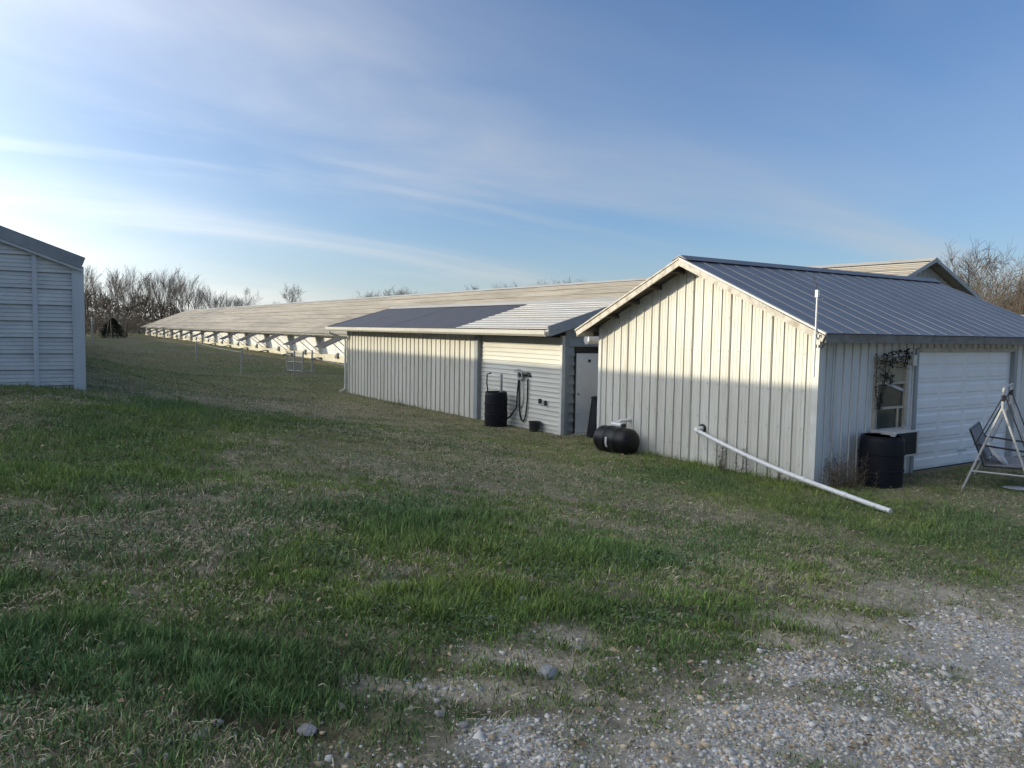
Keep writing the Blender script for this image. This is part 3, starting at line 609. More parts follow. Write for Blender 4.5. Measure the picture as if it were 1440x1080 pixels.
# ------------------------------------------------------------------ second poultry house (gable end at the left edge) and an added unseen building that shades the yard
def left_house():
    x1, y0, y1 = 1.10, 17.0, 135.; xr = -4.95; x0 = 2*xr-x1; ze, zr = 2.80, 5.03; zb = -.6
    H = thing('poultry_house', (x1, y0, .4), 'grey weathered metal gable end of a building cut by the left edge', 'poultry house')
    sl_ = (zr-ze)/(x1-xr)
    zf = lambda x: zr-abs(x-xr)*sl_
    MB().prism([(x0+.1, y0+.1, zb), (x0+.1, y0+.1, ze-.14), (xr, y0+.1, zr-.14), (x1-.1, y0+.1, ze-.14), (x1-.1, y0+.1, zb)], (0, y1-y0-.2, 0)).build('house_body', m_shed, H)
    row = .305; z = -.22
    cols = [x1-.16, x1-.80, x1-2.9, x1-5.0, x1-7.1, x1-9.2, x0+.02]
    while z < zr-.15:
        for ca, cb in zip(cols[:-1], cols[1:]):
            A, B = cb+.04, ca-.02
            top = min(z+row, max(zf(A), zf(B))-.1, (zr-.1) if A < xr < B else 99)
            if top-z < .03: continue
            hi = lambda t, B=B: min(B, xr+(zr-.1-t)/sl_) if t+.1 > ze else B
            lo = lambda t, A=A: max(A, xr-(zr-.1-t)/sl_) if t+.1 > ze else A
            MB().sheet((0, y0+.02, 0), (0, 0, 1), (1, 0, 0), (0, -1, 0), z+.002, top, lambda t: min(lo(t), hi(t)), hi, row, lap=.042).build('siding_row', m_shed, H)
        z += row
    for c in cols[1:-1]: MB().box((c-.03, y0-.045, zb), (c+.05, y0+.05, zf(c)-.09)).build('batten', m_shedtrim2, H)
    MB().box((x1-.185, y0-.05, zb), (x1+.02, y0+.12, ze-.12)).build('corner_trim', m_shedtrim2, H)
    for s, xa in ((1, x1), (-1, x0)):
        e = Vector((xa+s*.012, y0-.13, ze-.055)); p = Vector((xr, y0-.13, zr-.05))
        MB().beam(e, p, .21, .05, (0, 1, 0)).build('rake_trim', m_shedtrim, H)
        MB().beam(e+Vector((0, .03, -.14)), p+Vector((0, .03, -.14)), .06, .05, (0, 1, 0)).build('rake_strip', m_shedtrim2, H)
        sl = Vector((xr-xa, 0, zr-ze)); Ls = sl.length; sl.normalize(); nn = Vector((s*abs(sl.z), 0, abs(sl.x)))
        yb = np.linspace(y0-.1, y1, 14)
        for j in range(13):
            MB().sheet((xa, 0, ze), sl, (0, 1, 0), nn, .0, Ls, yb[j], yb[j+1]-.004, .245, .026, .035, 0).build('roof_sheet', m_lroof, H)
    MB().sheet((x1, 0, 0), (0, 1, 0), (0, 0, 1), (1, 0, 0), y0+.13, y1, -.9, ze-.15, .5, .02, .03, 0).build('side_wall', m_shed, H)
left_house()
def shade_caster():  # out of view, added to keep the sun off the foreground and garage
    xr, zr, hw, ze = -19., 8.40, 6.5, 5.0; y0, y1 = 4., 27.
    H = thing('shade_caster', (xr, y0, 0), 'added unseen tall red building left of the yard, shading the foreground', 'shade_caster')
    MB().prism([(xr-hw, y0, -1), (xr-hw, y0, ze), (xr, y0, zr-.2), (xr+hw, y0, ze), (xr+hw, y0, -1)], (0, y1-y0, 0)).build('wall', m_shade_caster, H)
    for s in (1, -1):
        a = Vector((xr+s*(hw+.4), 0, ze-.22)); sl = Vector((xr, 0, zr))-a; L = sl.length; sl.normalize()
        MB().sheet(a, (0, 1, 0), sl, (s*abs(sl.z), 0, abs(sl.x)), y0-.3, y1+.3, 0, L, .9, .03, .05, 0).build('roof_slope', m_mroof, H)
    MB().box((xr+hw-.02, 12, -.5), (xr+hw+.06, 16, 3.6)).build('sliding_door', m_trim, H)
shade_caster()

# ------------------------------------------------------------------ things in the yard
def put(o, label, cat, group=None): return tag(o, label, cat, group)
DR = [(0, 0), (.90, 0), (.965, .02), (.985, .10), (1, .30), (1.0, .325), (1.035, .335), (1.035, .365), (1.0, .375), (1.0, .64), (1.035, .65), (1.035, .68), (1.0, .69), (.985, .90), (.955, .965), (.90, .985)]
def drum(name, x, y, r, h, label, lid=False):
    z = gz1(x, y)-.02; T = thing(name, (x, y, z), label, 'barrel')
    MB().lathe([(max(a*r, .001), b*h) for a, b in DR], (x, y, z), n=32).build('barrel_body', m_drum2, T, True)
    MB().lathe([(r*.90, h*.97), (r*.945, h*.975), (r*.945, h*1.0), (r*.86, h*1.0), (r*.85, h*.985), (.001, h*.985)], (x, y, z), n=32).build('lid_rim', m_drum, T, True)
    return T, z
T, z = drum('barrel', 12.08, 7.33, .345, .86, 'large black plastic barrel below the garage window')
MB().lathe([(.04, 0), (.04, .025), (.02, .03)], (12.20, 7.21, z+.845), n=10).build('bung_cap', m_label, T)
# barrel with pump by the post
T, z = drum('barrel', 10.55, 17.1, .30, .92, 'black barrel with upright pump pipe beside the hose reel wall')
MB().tube([(10.40, 17.28, z+.9), (10.39, 17.32, z+1.15), (10.42, 17.36, z+1.36), (10.50, 17.28, z+1.40)], .018, 6).build('pump_handle', m_iron, T, True)
MB().box((10.63, 17.0, z+.9), (10.68, 17.06, z+1.38)).build('pump_pipe', m_steel, T)
# drum on its side
def tank():
    x, y0, r, L = 10.46, 11.62, .275, .98; z = gz1(x, y0)+r-.03
    T = thing('drum', (x, y0, z-r), 'black drum lying on its side against the garage gable wall', 'drum')
    ax = Vector((-.10, .995, 0)).normalized(); c = Vector((x, y0, z))
    pr = [(.001, -.02), (.10, -.015), (.17, .005), (.235, .05), (.265, .10), (r, .17), (r, .33), (r+.008, .34), (r+.008, .36), (r, .37), (r, .62), (r+.008, .63), (r+.008, .65), (r, .66), (r, .82), (.265, .88), (.23, .94), (.16, .975), (.001, .98)]
    MB().lathe(pr, c, ax, 32).build('drum_body', m_drum, T, True)
    # pasted label following the curve
    mb = MB(); p = []
    for i in range(5):
        a = RAD(150+i*9)
        for t in (.56, .64):
            side = Vector((0, 0, 1)).cross(ax).normalized(); p.append(c+ax*t+(side*math.cos(a)*-1+Vector((0, 0, 1))*math.sin(a)*-1)*0)
    sd_ = Vector((-1, -.1, 0)).normalized()
    vs_ = []
    for i in range(5):
        a = RAD(-28+i*11)
        for t in (.50, .555): vs_.append(c+ax*t+(sd_*math.cos(a)+Vector((0, 0, 1))*math.sin(a))*(r+.004))
    mb.add(vs_, [(2*i, 2*i+1, 2*i+3, 2*i+2) for i in range(4)]).build('sticker', m_label, T)
    MB().tube([(x+.10, y0+.62, z+r-.03), (x+.10, y0+.62, z+r+.06), (x+.16, y0+.62, z+r+.10), (GX0-.005, y0+.62, z+r+.10)], .035, 10).tube([(x+.10, y0+.80, z+r+.02), (x+.10, y0+.5, z+r+.02)], .045, 10).build('pipe_fitting', m_pvc, T, True)
    MB().lathe([(.045, 0), (.05, .05), (.03, .07)], (x+.10, y0+.47, z+r+.02), (0, -1, 0), 10).build('valve_cap', m_iron, T)
tank()
def black_bin():
    x, y = 11.60, 14.05; z = gz1(x, y)-.02
    T = thing('bin', (x, y, z), 'tapered black bin standing between workroom door and garage corner', 'bin')
    MB().lathe([(.001, 0), (.33, 0), (.34, .05), (.30, .4), (.245, .92), (.255, .93), (.255, .97), (.22, .98), (.001, .985)], (x, y, z), n=24).build('bin_body', m_drum2, T, True)
    MB().tube([(x-.25, y-.12, z+.75), (x-.36, y-.3, z+.45), (x-.45, y-.5, z+.22), (x-.5, y-.62, z+.05)], .014, 6).build('cable', m_rubber, T, True)
black_bin()
def bucket():
    x, y = 10.80, 15.66; z = gz1(x, y)-.02
    T = thing('bucket', (x, y, z), 'small dark bucket at the foot of the hose reel wall', 'bucket')
    MB().lathe([(.001, 0), (.125, 0), (.145, .24), (.155, .245), (.155, .27), (.14, .27), (.13, .05), (.001, .05)], (x, y, z), n=20).build('bucket_body', m_iron, T, True)
    MB().tube([(x-.15*math.cos(t), y+.02*math.sin(t), z+.25-.1*math.sin(t)) for t in np.linspace(0, math.pi, 9)], .006, 5).build('bucket_handle', m_steel, T)
bucket()
def hose_reel():
    x, y, z = 11.06, 16.50, .46
    T = thing('hose_reel', (x, y, z), 'hose reel mounted on workroom wall with dark hose hanging in loops', 'hose reel')
    ax = (-1, 0, 0)
    MB().lathe([(.125, 0), (.125, .03), (.07, .04), (.07, .15), (.125, .16), (.125, .185), (.08, .185), (.07, .15), (.001, .15)], (x, y, z), ax, 22).build('reel_drum', m_steel, T, True)
    MB().lathe([(.045, .152), (.045, .20), (.001, .20)], (x, y, z), ax, 14).build('hub', m_iron, T)
    MB().tube([(x-.1, y-.14, z+.02), (x-.1, y-.28, z+.04), (x-.06, y-.36, z), (x, y-.36, z)], .055, 8).build('inlet_fitting', m_iron, T, True)
    MB().box((x-.18, y+.1, z+.06), (x+.0, y+.26, z+.14)).build('bracket', m_steel, T)
    def loop(y0, y1, zbot, xx):
        pts = []
        for t in np.linspace(0, 1, 15):
            a = math.pi*t; yy = y0+(y1-y0)*(1-math.cos(a))/2; zz = z-.08-(z-.08-zbot)*math.sin(a)**.55
            pts.append((xx-.01*math.sin(3*t), yy, zz))
        return pts
    MB().tube(loop(y+.12, y-.28, -.72, x-.11), .020, 7).build('hose', m_rubber, T, True)
    MB().tube([(x-.12, y-.02, z-.1), (x-.12, y-.08, z-.3), (x-.11, y-.10, z-.55), (x-.10, y-.04, z-.75), (x-.09, y+.05, z-.88)], .013, 6).build('nozzle_hose', m_steel, T, True)
    zg = gz1(10.8, 17.1)
    MB().tube([(x-.13, y+.12, z-.1), (x-.14, y+.16, z-.5), (x-.13, y+.20, z-.85), (x-.18, y+.38, z-1.08), (x-.26, y+.55, zg+.12), (x-.32, y+.72, zg+.03), (x-.4, y+1.0, zg+.02)], .020, 7).build('hose', m_rubber, T, True)
hose_reel()
def drain_pipe():
    e = Vector((10.72, 10.22, -.20)); w = Vector((10.88, 10.18, -.18)); g = Vector((10.22, 6.02, gz1(10.22, 6.02)+.03))
    T = thing('drain_pipe', (g.x, g.y, g.z-.03), 'long white drain pipe slanting from garage wall down to grass', 'pipe')
    pts = []
    for t in np.linspace(0, 1, 17):
        p = e.lerp(g, t); p.z -= .10*math.sin(math.pi*t)**1.1*(1-.35*t); p.z = max(p.z, gz1(p.x, p.y)+.035); pts.append(p)
    MB().tube(pts, .037, 14).build('pipe_run', m_pvc, T, True)
    MB().tube([w, e+Vector((.03, 0, .005)), e+Vector((-.0, -.04, -.004)), pts[1].lerp(e, .6)], .047, 14).build('elbow', m_pvc, T, True)
    MB().lathe([(.085, 0), (.085, .015), (.06, .02)], w+Vector((.0, 0, 0)), (-1, 0, 0), 14).build('wall_flange', m_iron, T)
    for i in (10, 13):
        d = (pts[i+1]-pts[i]).normalized(); MB().tube([pts[i]-d*.05, pts[i]+d*.05], .043, 14).build('coupling', m_pvc, T, True)
drain_pipe()
def mast():
    x, y = 10.43, 7.50
    T = thing('antenna_mast', (x, y, .96), 'white pipe antenna mast with small box fixed at the garage eave corner', 'antenna')
    MB().tube([(x, y, .96), (x, y, 2.24)], .014, 10).build('mast_pipe', m_pvc, T, True)
    MB().box((x-.024, y-.024, 2.20), (x+.024, y+.024, 2.31)).build('receiver_box', m_pvc, T)
    MB().tube([(x, y, 2.33), (x-.005, y+.05, 2.45), (x-.01, y+.08, 2.56)], .008, 5).build('whip', m_iron, T)
    MB().tube([(x+.03, y-.02, 2.14), (x+.10, y-.04, 2.18)], .02, 6).build('side_bolt', m_steel, T)
    for zz in (1.44, 1.60):
        MB().box((x+.015, y-.045, zz-.025), (x+.10, y+.045, zz+.025)).build('bracket', m_steel, T)
    MB().tube([(x+.03, y-.07, 1.62), (x+.06, y-.1, 1.52), (x+.05, y-.08, 1.40), (x+.09, y-.12, 1.5), (x+.08, y-.05, 1.66)], .012, 5).build('cable_loop', m_iron, T)
mast()
def air_con():
    x0, x1, y0, y1, z0, z1 = 12.32, 13.02, 7.24, 7.68, -.42, -.01
    T = thing('air_conditioner', ((x0+x1)/2, y1, z0), 'white window air conditioner with dark grille behind the black barrel', 'air conditioner')
    MB().box((x0, y0+.03, z0), (x1, y1, z1)).build('casing', m_trim, T)
    MB().box((x0-.012, y0-.012, z1+.001), (x1+.012, y1, z1+.02)).build('cover', m_trim, T)
    for a, b in (((x0, y0, z0), (x0+.03, y0+.029, z1)), ((x1-.03, y0, z0), (x1, y0+.029, z1)), ((x0+.031, y0, z0), (x1-.031, y0+.029, z0+.03))): MB().box(a, b).build('frame_edge', m_trim, T)
    MB().box((x0+.031, y0+.018, z0+.031), (x1-.031, y0+.029, z1-.002)).build('grille', m_grille, T)
    for i in range(9):
        zz = z0+.06+i*.04; MB().box((x0+.032, y0+.006, zz), (x1-.032, y0+.017, zz+.012)).build('grille_slat', m_grille, T)
    MB().beam((x1-.1, y1-.02, z0-.28), (x1-.1, y0+.2, z0-.005), .03, .03).build('support_arm', m_steel, T)
air_con()
def swing():
    F1 = Vector((12.94, 6.44, 0)); F2 = Vector((13.29, 5.51, 0)); ax = Vector((.93, .35, 0)).normalized(); ap = (F1+F2)/2; zt = .52
    for F in (F1, F2): F.z = gz1(F.x, F.y)-.02
    T = thing('garden_swing', (F1.x, F1.y, F1.z), 'faded metal garden swing with A-frame legs at the right picture edge', 'swing')
    ln = 1.75
    for k in (0, 1):
        o = ax*ln*k; A = Vector((ap.x, ap.y, zt))+o
        for F in (F1, F2):
            G = F+o; G.z = gz1(G.x, G.y)-.02; MB().tube([G, A], .019, 8).build('leg', m_swing, T, True)
        a = F1.lerp(Vector((ap.x, ap.y, zt)), .24)+o; b = F2.lerp(Vector((ap.x, ap.y, zt)), .24)+o
        MB().tube([a, b], .014, 8).build('cross_bar', m_swing, T, True)
        MB().tube([A-Vector((0, 0, .05)), A+Vector((0, 0, .30))], .021, 8).build('upright', m_swing, T, True)
        MB().tube([A+Vector((0, 0, .1)), A+Vector((0, 0, .20))], .028, 8).build('clamp', m_iron, T, True)
    tp = Vector((ap.x, ap.y, zt+.30))
    MB().tube([tp-ax*.02, tp+ax*(ln+.02)], .019, 8).build('top_bar', m_swing, T, True)
    # hanging seat: back towards the wall, slats, chains
    yb = (F1-F2); yb.z = 0; yb.normalize()                       # towards the wall
    s0 = tp+ax*.22; seat_z = -.45
    L = ln-.44
    P = lambda u, v, z: s0+ax*u+yb*v+Vector((0, 0, z-s0.z))
    ns = 7
    for i in range(ns):
        u0_, u1_ = L*i/ns+.01, L*(i+1)/ns-.01
        q = [P(u0_, .22, seat_z+.03), P(u1_, .22, seat_z+.03), P(u1_, .44, .10), P(u0_, .44, .10)]
        MB().prism(q, yb*.02).build('back_slat', m_slat, T)
        q = [P(u0_, -.28, seat_z+.02), P(u1_, -.28, seat_z+.02), P(u1_, .21, seat_z), P(u0_, .21, seat_z)]
        MB().prism(q, (0, 0, -.025)).build('seat_slat', m_slat, T)
    for u in (-.02, L+.02):
        MB().tube([P(u, -.30, seat_z), P(u, .22, seat_z-.02), P(u, .45, .12)], .016, 6).build('seat_frame', m_iron, T, True)
        top = P(u, .0, s0.z-.10)
        MB().tube([P(u, -.34, -.18), top], .010, 5).build('hanger', m_iron, T); MB().tube([P(u, .36, -.12), top], .010, 5).build('hanger', m_iron, T)
        MB().tube([P(u, -.36, -.18), P(u, .38, -.12)], .017, 6).build('arm_rest', m_iron, T, True)
        MB().tube([top, P(u, 0, s0.z)], .014, 5).build('hook', m_steel, T)
    MB().tube([P(-.03, .45, .12), P(L+.03, .45, .12)], .016, 6).build('back_rail', m_slat, T, True)
    c = P(.34, .10, seat_z+.05)
    vs_ = []; n = 14
    for i in range(n):
        a = 2*math.pi*i/n; vs_.append(c+ax*.26*math.cos(a)+yb*.16*math.sin(a)+Vector((0, 0, .12+.20*math.sin(a))))
    cu = MB().prism(vs_, yb*-.03+Vector((0, 0, .03))).build('seat_cushion', m_cush, None, True, origin=c)
    put(cu, 'white round cushion lying on the garden swing seat', 'cushion')
    gp = Vector((13.75, 5.95, gz1(13.75, 5.95)))
    b = MB().lathe([(.001, .0), (.20, .01), (.23, .03), (.20, .04), (.001, .045)], gp, (.05, .02, 1), 20).build('tray', m_cush, None, True, origin=gp)
    put(b, 'pale round tray on the grass under the garden swing', 'tray')
swing()

# fence posts and the little gate in the yard
def fence_post(x, y, h, r, label, wood=False):
    z = gz1(x, y)-.05; T = thing('fence_post', (x, y, z), label, 'post', 'fence posts in the yard')
    MB().tube([(x, y, z), (x+.01, y, z+h)], [r, r*.92], 8).build('post_shaft', m_post, T, True)
    MB().lathe([(r*1.05, 0), (r*1.1, .03), (r*.5, .06)], (x+.01, y, z+h-.01), n=8).build('post_cap', m_steel, T)
    return Vector((x, y, z+h))
pA = fence_post(10.1, 42.3, 1.25, .055, 'grey fence post standing alone in the grass left of the gate')
pB = fence_post(10.9, 58.9, 1.35, .06, 'distant thin fence post midway along the long house')
pC = fence_post(7.1, 97., 2.75, .09, 'pale tall post on the rise in front of the woods')
def gate():
    P = [(12.9, 43.6), (13.1, 42.85), (13.35, 42.1), (13.8, 41.9)]
    T = thing('wire_gate', (P[0][0], P[0][1], gz1(*P[0])), 'small wire mesh gate with four pale posts by the long house', 'gate')
    tops = []
    for i, (x, y) in enumerate(P):
        z = gz1(x, y)-.05; h = 1.22 if i != 3 else 1.30
        MB().tube([(x, y, z), (x, y, z+h)], .028 if i == 0 else .05, 8).build('gate_post', m_post, T, True); tops.append(Vector((x, y, z+h)))
    for k in (.12, .62, 1.1):
        MB().tube([Vector((*P[0], tops[0].z-1.22+k)), Vector((*P[1], tops[1].z-1.22+k)), Vector((*P[2], tops[2].z-1.22+k)), Vector((*P[3], tops[3].z-1.25+k))], .016, 5).build('rail', m_steel, T)
    mesh = MB()
    for a, b in ((0, 1), (1, 2)):
        A, B = tops[a], tops[b]
        for i in range(13):
            p = A.lerp(B, i/13); mesh.tube([p-Vector((0, 0, 1.1)), p-Vector((0, 0, .05))], .006, 3, False)
        for i in range(11):
            dz = Vector((0, 0, .08+i*.1)); mesh.tube([A-dz, B-dz], .006, 3, False)
    tag(mesh.build('wire_mesh', m_steel, T), kind='stuff')
    return tops
gt = gate()
def wire(a, b, sag, label, r=.008):
    pts = [Vector(a).lerp(Vector(b), t)-Vector((0, 0, sag*4*t*(1-t))) for t in np.linspace(0, 1, 9)]
    put(MB().tube(pts, r, 4).build('fence_wire', m_steel, None, origin=a), label, 'wire')
wire(gt[3]-Vector((0, 0, .35)), (10.98, 29.3, .12), .05, 'single fence wire from the small gate to the workroom corner', .012)
wire(pA-Vector((0, 0, .06)), pB-Vector((0, 0, .06)), .06, 'sagging fence wire between the two thin posts in the yard', .012)

# cable drooping on the garage front
pts = [(11.22, 7.715, 1.45), (11.21, 7.715, .9), (11.20, 7.71, .2), (11.22, 7.71, -.05), (11.32, 7.70, -.38), (11.46, 7.70, -.55), (11.56, 7.69, -.58)]
put(MB().tube(pts, .008, 5).build('cable', m_greytrim, None, origin=pts[-1]), 'thin grey cable hanging down the shaded garage front', 'cable')

# ------------------------------------------------------------------ vine, weeds
def vine():
    T = thing('vine', (12.46, 7.68, -.5), 'dark dry vine climbing round the garage window', 'vine')
    st = MB(); rnd = random.Random(3); lv = []
    def grow(p, steps, d, r):
        pts = [Vector(p)]
        for i in range(steps):
            d = (Vector(d)+Vector((rnd.uniform(-.2, .2), rnd.uniform(-.1, .1), rnd.uniform(-.15, .15)))).normalized()
            q = pts[-1]+d*.07; q.y = min(max(q.y, 7.60), 7.70); q.z = min(q.z, 1.36); q.x = min(max(q.x, 12.42), 13.42); pts.append(q); lv.append(q.copy())
        st.tube(pts, [r*(1-.6*i/len(pts)) for i in range(len(pts))], 5)
        return pts
    for k in range(3): grow((12.47+k*.03, 7.67, .35), 14, (.03, 0, 1), .010)
    for k in range(2): grow((12.46+k*.03, 7.68, -.6), 15, (.0, 0, 1), .006)
    for k in range(5): grow((12.44+rnd.uniform(0, .1), 7.66, 1.08+rnd.uniform(0, .2)), 13, (1, 0, rnd.uniform(-.05, .12)), .008)
    for k in range(3): grow((13.2+rnd.uniform(0, .15), 7.68, 1.12), 5, (rnd.uniform(-.4, .4), 0, 1), .008)
    for k in range(3): grow((12.48, 7.66, .95+rnd.uniform(0, .2)), 6, (1, 0, -.4), .007)
    st.build('stem', m_vine, T)
    lf = MB()
    for p in lv:
        dens = (2 if p.z > 1.02 else 3) if p.z > .35 else 0
        for j in range(dens):
            c = p+Vector((rnd.gauss(0, .032), rnd.uniform(-.04, .005), rnd.gauss(0, .035)))
            a = Vector((rnd.gauss(0, 1), rnd.gauss(0, .6), rnd.gauss(0, 1))).normalized(); b = a.cross(Vector((rnd.gauss(0, 1), rnd.gauss(0, 1), rnd.gauss(0, 1)))).normalized(); s = rnd.uniform(.014, .030)
            lf.add([c-a*s, c+b*s*.7, c+a*s, c-b*s*.7], [(0, 1, 2, 3)])
    tag(lf.build('leaves', m_vine, T), kind='stuff')
vine()
def weed(x, y, h, n, spread, label, matl, seed, cat='weed'):
    rnd = random.Random(seed); z = gz1(x, y)-.03
    T = thing('dry_weed', (x, y, z), label, cat); mb = MB(); tw = MB()
    for i in range(n):
        a = rnd.uniform(0, 2*math.pi); lean = rnd.uniform(.05, spread); p = Vector((x+rnd.gauss(0, .05*spread*4), y+rnd.gauss(0, .05*spread*4), z)); hh = h*rnd.uniform(.55, 1.05)
        pts = [p]
        for k in range(4):
            pts.append(pts[-1]+Vector((math.cos(a)*lean*hh/4+rnd.gauss(0, .012), math.sin(a)*lean*hh/4+rnd.gauss(0, .012), hh/4)))
        mb.tube(pts, [.006, .005, .004, .003, .002], 4, False)
        for q in pts[1:]:
            for j in range(3):
                d = Vector((rnd.gauss(0, 1), rnd.gauss(0, 1), rnd.uniform(.3, 1.4))).normalized()*h*rnd.uniform(.10, .25)
                tw.tube([q, q+d], [.003, .0015], 3, False)
    mb.build('stem', matl, T); tag(tw.build('twigs', matl, T), kind='stuff')
weed(10.72, 9.55, .52, 9, .30, 'bare twiggy weed under the slanting drain pipe', m_twig, 1)
weed(10.74, 9.15, .46, 6, .25, 'smaller bare twiggy weed by the garage gable wall', m_twig, 2)
weed(11.30, 7.38, .52, 40, .75, 'brown tangled weed clump left of the black barrel', m_weed, 3)
weed(11.10, 7.55, .42, 14, .5, 'thin brown weed growing at the garage corner', m_weed, 5)
weed(10.70, 8.35, .28, 8, .5, 'low brown weed beside the drain pipe near the corner', m_weed, 6)

# ------------------------------------------------------------------ trees
def grow_tree(seed, H, spread=.5, levels=4, kids=5, trunk_frac=.35, droop=0, r=.012):
    rnd = random.Random(seed); trunk = []; crown = []
    def branch(p, d, L, rad, lev):
        n = 5 if lev == 0 else (4 if lev == 1 else 3 if lev == 2 else 2); q = p; dd = d; pts = [(p, rad)]
        for i in range(n):
            dd = (dd+Vector((rnd.gauss(0, .10), rnd.gauss(0, .10), rnd.gauss(.04 if lev else 0, .06)))).normalized()
            q = q+dd*(L/n); pts.append((q, rad*(1-(.55 if lev < 2 else .7)*(i+1)/n)))
        (trunk if lev == 0 else crown).append((pts, 6 if lev == 0 else (4 if lev == 1 else 3)))
        if lev >= levels: return
        k = kids+(3 if lev == 0 else 0)
        for i in range(k):
            t = (trunk_frac+(1-trunk_frac)*(i+rnd.random())/k) if lev == 0 else .25+.75*(i+rnd.random())/k
            j = min(int(t*n), n-1); f = t*n-j; bp = pts[j][0].lerp(pts[j+1][0], f); br = pts[j][1]*(1-f)+pts[j+1][1]*f
            az = rnd.uniform(0, 2*math.pi); dirv = (pts[j+1][0]-pts[j][0]).normalized()
            side = dirv.cross(Vector((math.cos(az), math.sin(az), .3))).normalized()
            ang = rnd.uniform(.35, .95)*spread*1.6
            nd = (dirv*math.cos(ang)+side*math.sin(ang)).normalized(); nd.z = nd.z*.9+.12; nd.normalize()
            branch(bp, nd, L*(rnd.uniform(.42, .62) if lev == 0 else rnd.uniform(.45, .68))*(1.15-.45*t if lev == 0 else 1), br*rnd.uniform(.5, .7), lev+1)
    branch(Vector((0, 0, 0)), Vector((0, 0, 1)), H*.86, H*r, 0)
    return trunk, crown
def tree_proto(name, seed, H, mt, mc, **kw):
    t, c = grow_tree(seed, H, **kw)
    T = thing(name, (0, 0, 0), 'tree', 'tree')
    a = MB(); [a.tube([p for p, _ in pts], [max(q, .006) for _, q in pts], n, False) for pts, n in t]; a.build('trunk', mt, T)
    a = MB(); [a.tube([p for p, _ in pts], [max(q, MINR) for _, q in pts], n, False) for pts, n in c]; a.build('crown', mc, T)
    return T
USED = {}
def place(proto, x, y, rz, sc, label, group, dz=-.15, cat='tree'):
    if isinstance(sc, str):
        k = float(sc)/max(v.co.z for ch in proto.children for v in ch.data.vertices); sc = (k, k, k)
    first = USED.get(proto.name) is None
    USED[proto.name] = 1
    z = gz1(x, y)+dz
    if first:
        o = proto; o.location = (x, y, z); o.rotation_euler = (0, 0, rz); o.scale = (sc, sc, sc) if isinstance(sc, (int, float)) else sc
    else: o = copy_tree(proto, (x, y, z), rz, sc)
    tag(o, label, cat, group); return o
MINR = .013
WOODS = [tree_proto('bare_tree', 100+i, 10, m_bark if i % 2 else m_bark2, m_twig, spread=.30+.05*(i % 3), levels=3, kids=4+(i % 2), trunk_frac=.46+.07*(i % 3), r=.0115) for i in range(7)]
MINR = .010
BIGT = [tree_proto('bare_tree', 200+i, 9, m_bark2, m_twig, spread=.62, levels=4, kids=5, trunk_frac=.22, r=.014) for i in range(3)]
MINR = .006
BRUSH = [tree_proto('brush_bush', 300+i, 4.5, m_brush, m_brush, spread=.75, levels=3, kids=6, trunk_frac=.05, r=.009) for i in range(3)]
rnd = random.Random(11)
def polar(px, Y):                                                   # x position whose bearing matches a column of the picture at distance y
    k = (px-720)/1081; t = math.atan(k)+YAW; return Y*math.tan(t)
WL = 'slender bare tree in the crowded woods behind the left end of the long house'
for i in range(66):
    px = 112+(215)*((i+rnd.uniform(-.5, .5))/66); Y = rnd.uniform(168, 195) if px > 185 else rnd.uniform(118, 170)
    s = rnd.choice([.62, .72, .8, .86, .92])*rnd.uniform(.92, 1.05)*(Y/150)*(1.0 if px < 245 else max(.62, 1-(px-245)/200))
    place(WOODS[i % 7], polar(px, Y), Y, rnd.uniform(0, 6.28), (s*rnd.uniform(.8, 1), s*rnd.uniform(.8, 1), s), WL, 'bare trees of the left woods')
for i, (px, Y, h) in enumerate([(350, 178, 8.4), (408, 170, 9.6), (383, 190, 6.8), (452, 200, 6.6), (338, 172, 7.2)]):
    s = h/9; place(BIGT[i % 3], polar(px, Y), Y, rnd.uniform(0, 6), (s*.85, s*.85, s),
        ['rounded bare tree just above the far end of the long roof', 'tall fan-shaped bare tree standing alone above the long roof', 'low bare tree between the two larger trees above the roof', 'tiny bare tree top poking over the long roof, alone', 'slim bare tree at the right end of the left woods'][i], 'single bare trees behind the long roof', dz=-.2)
FL = 'small distant bare tree top showing just above the long roof ridge'
for i, px in enumerate([512, 524, 535, 548, 556, 566, 577, 588, 598, 607, 628, 640, 652, 664, 676, 700, 712, 722, 736, 772, 790, 812, 826, 1128]):
    Y = rnd.uniform(205, 235); h = float(np.interp(px, [510, 600, 660, 720, 830, 1130], [14.2, 14.8, 16.6, 19.3, 23.2, 30]))*rnd.uniform(.96, 1.06)
    place((BRUSH if i % 3 == 0 else BIGT)[i % 3 if i % 3 else i//3 % 3], polar(px, Y), Y, rnd.uniform(0, 6), '%.2f' % h, FL, 'distant tree tops above the long roof', dz=-.3)
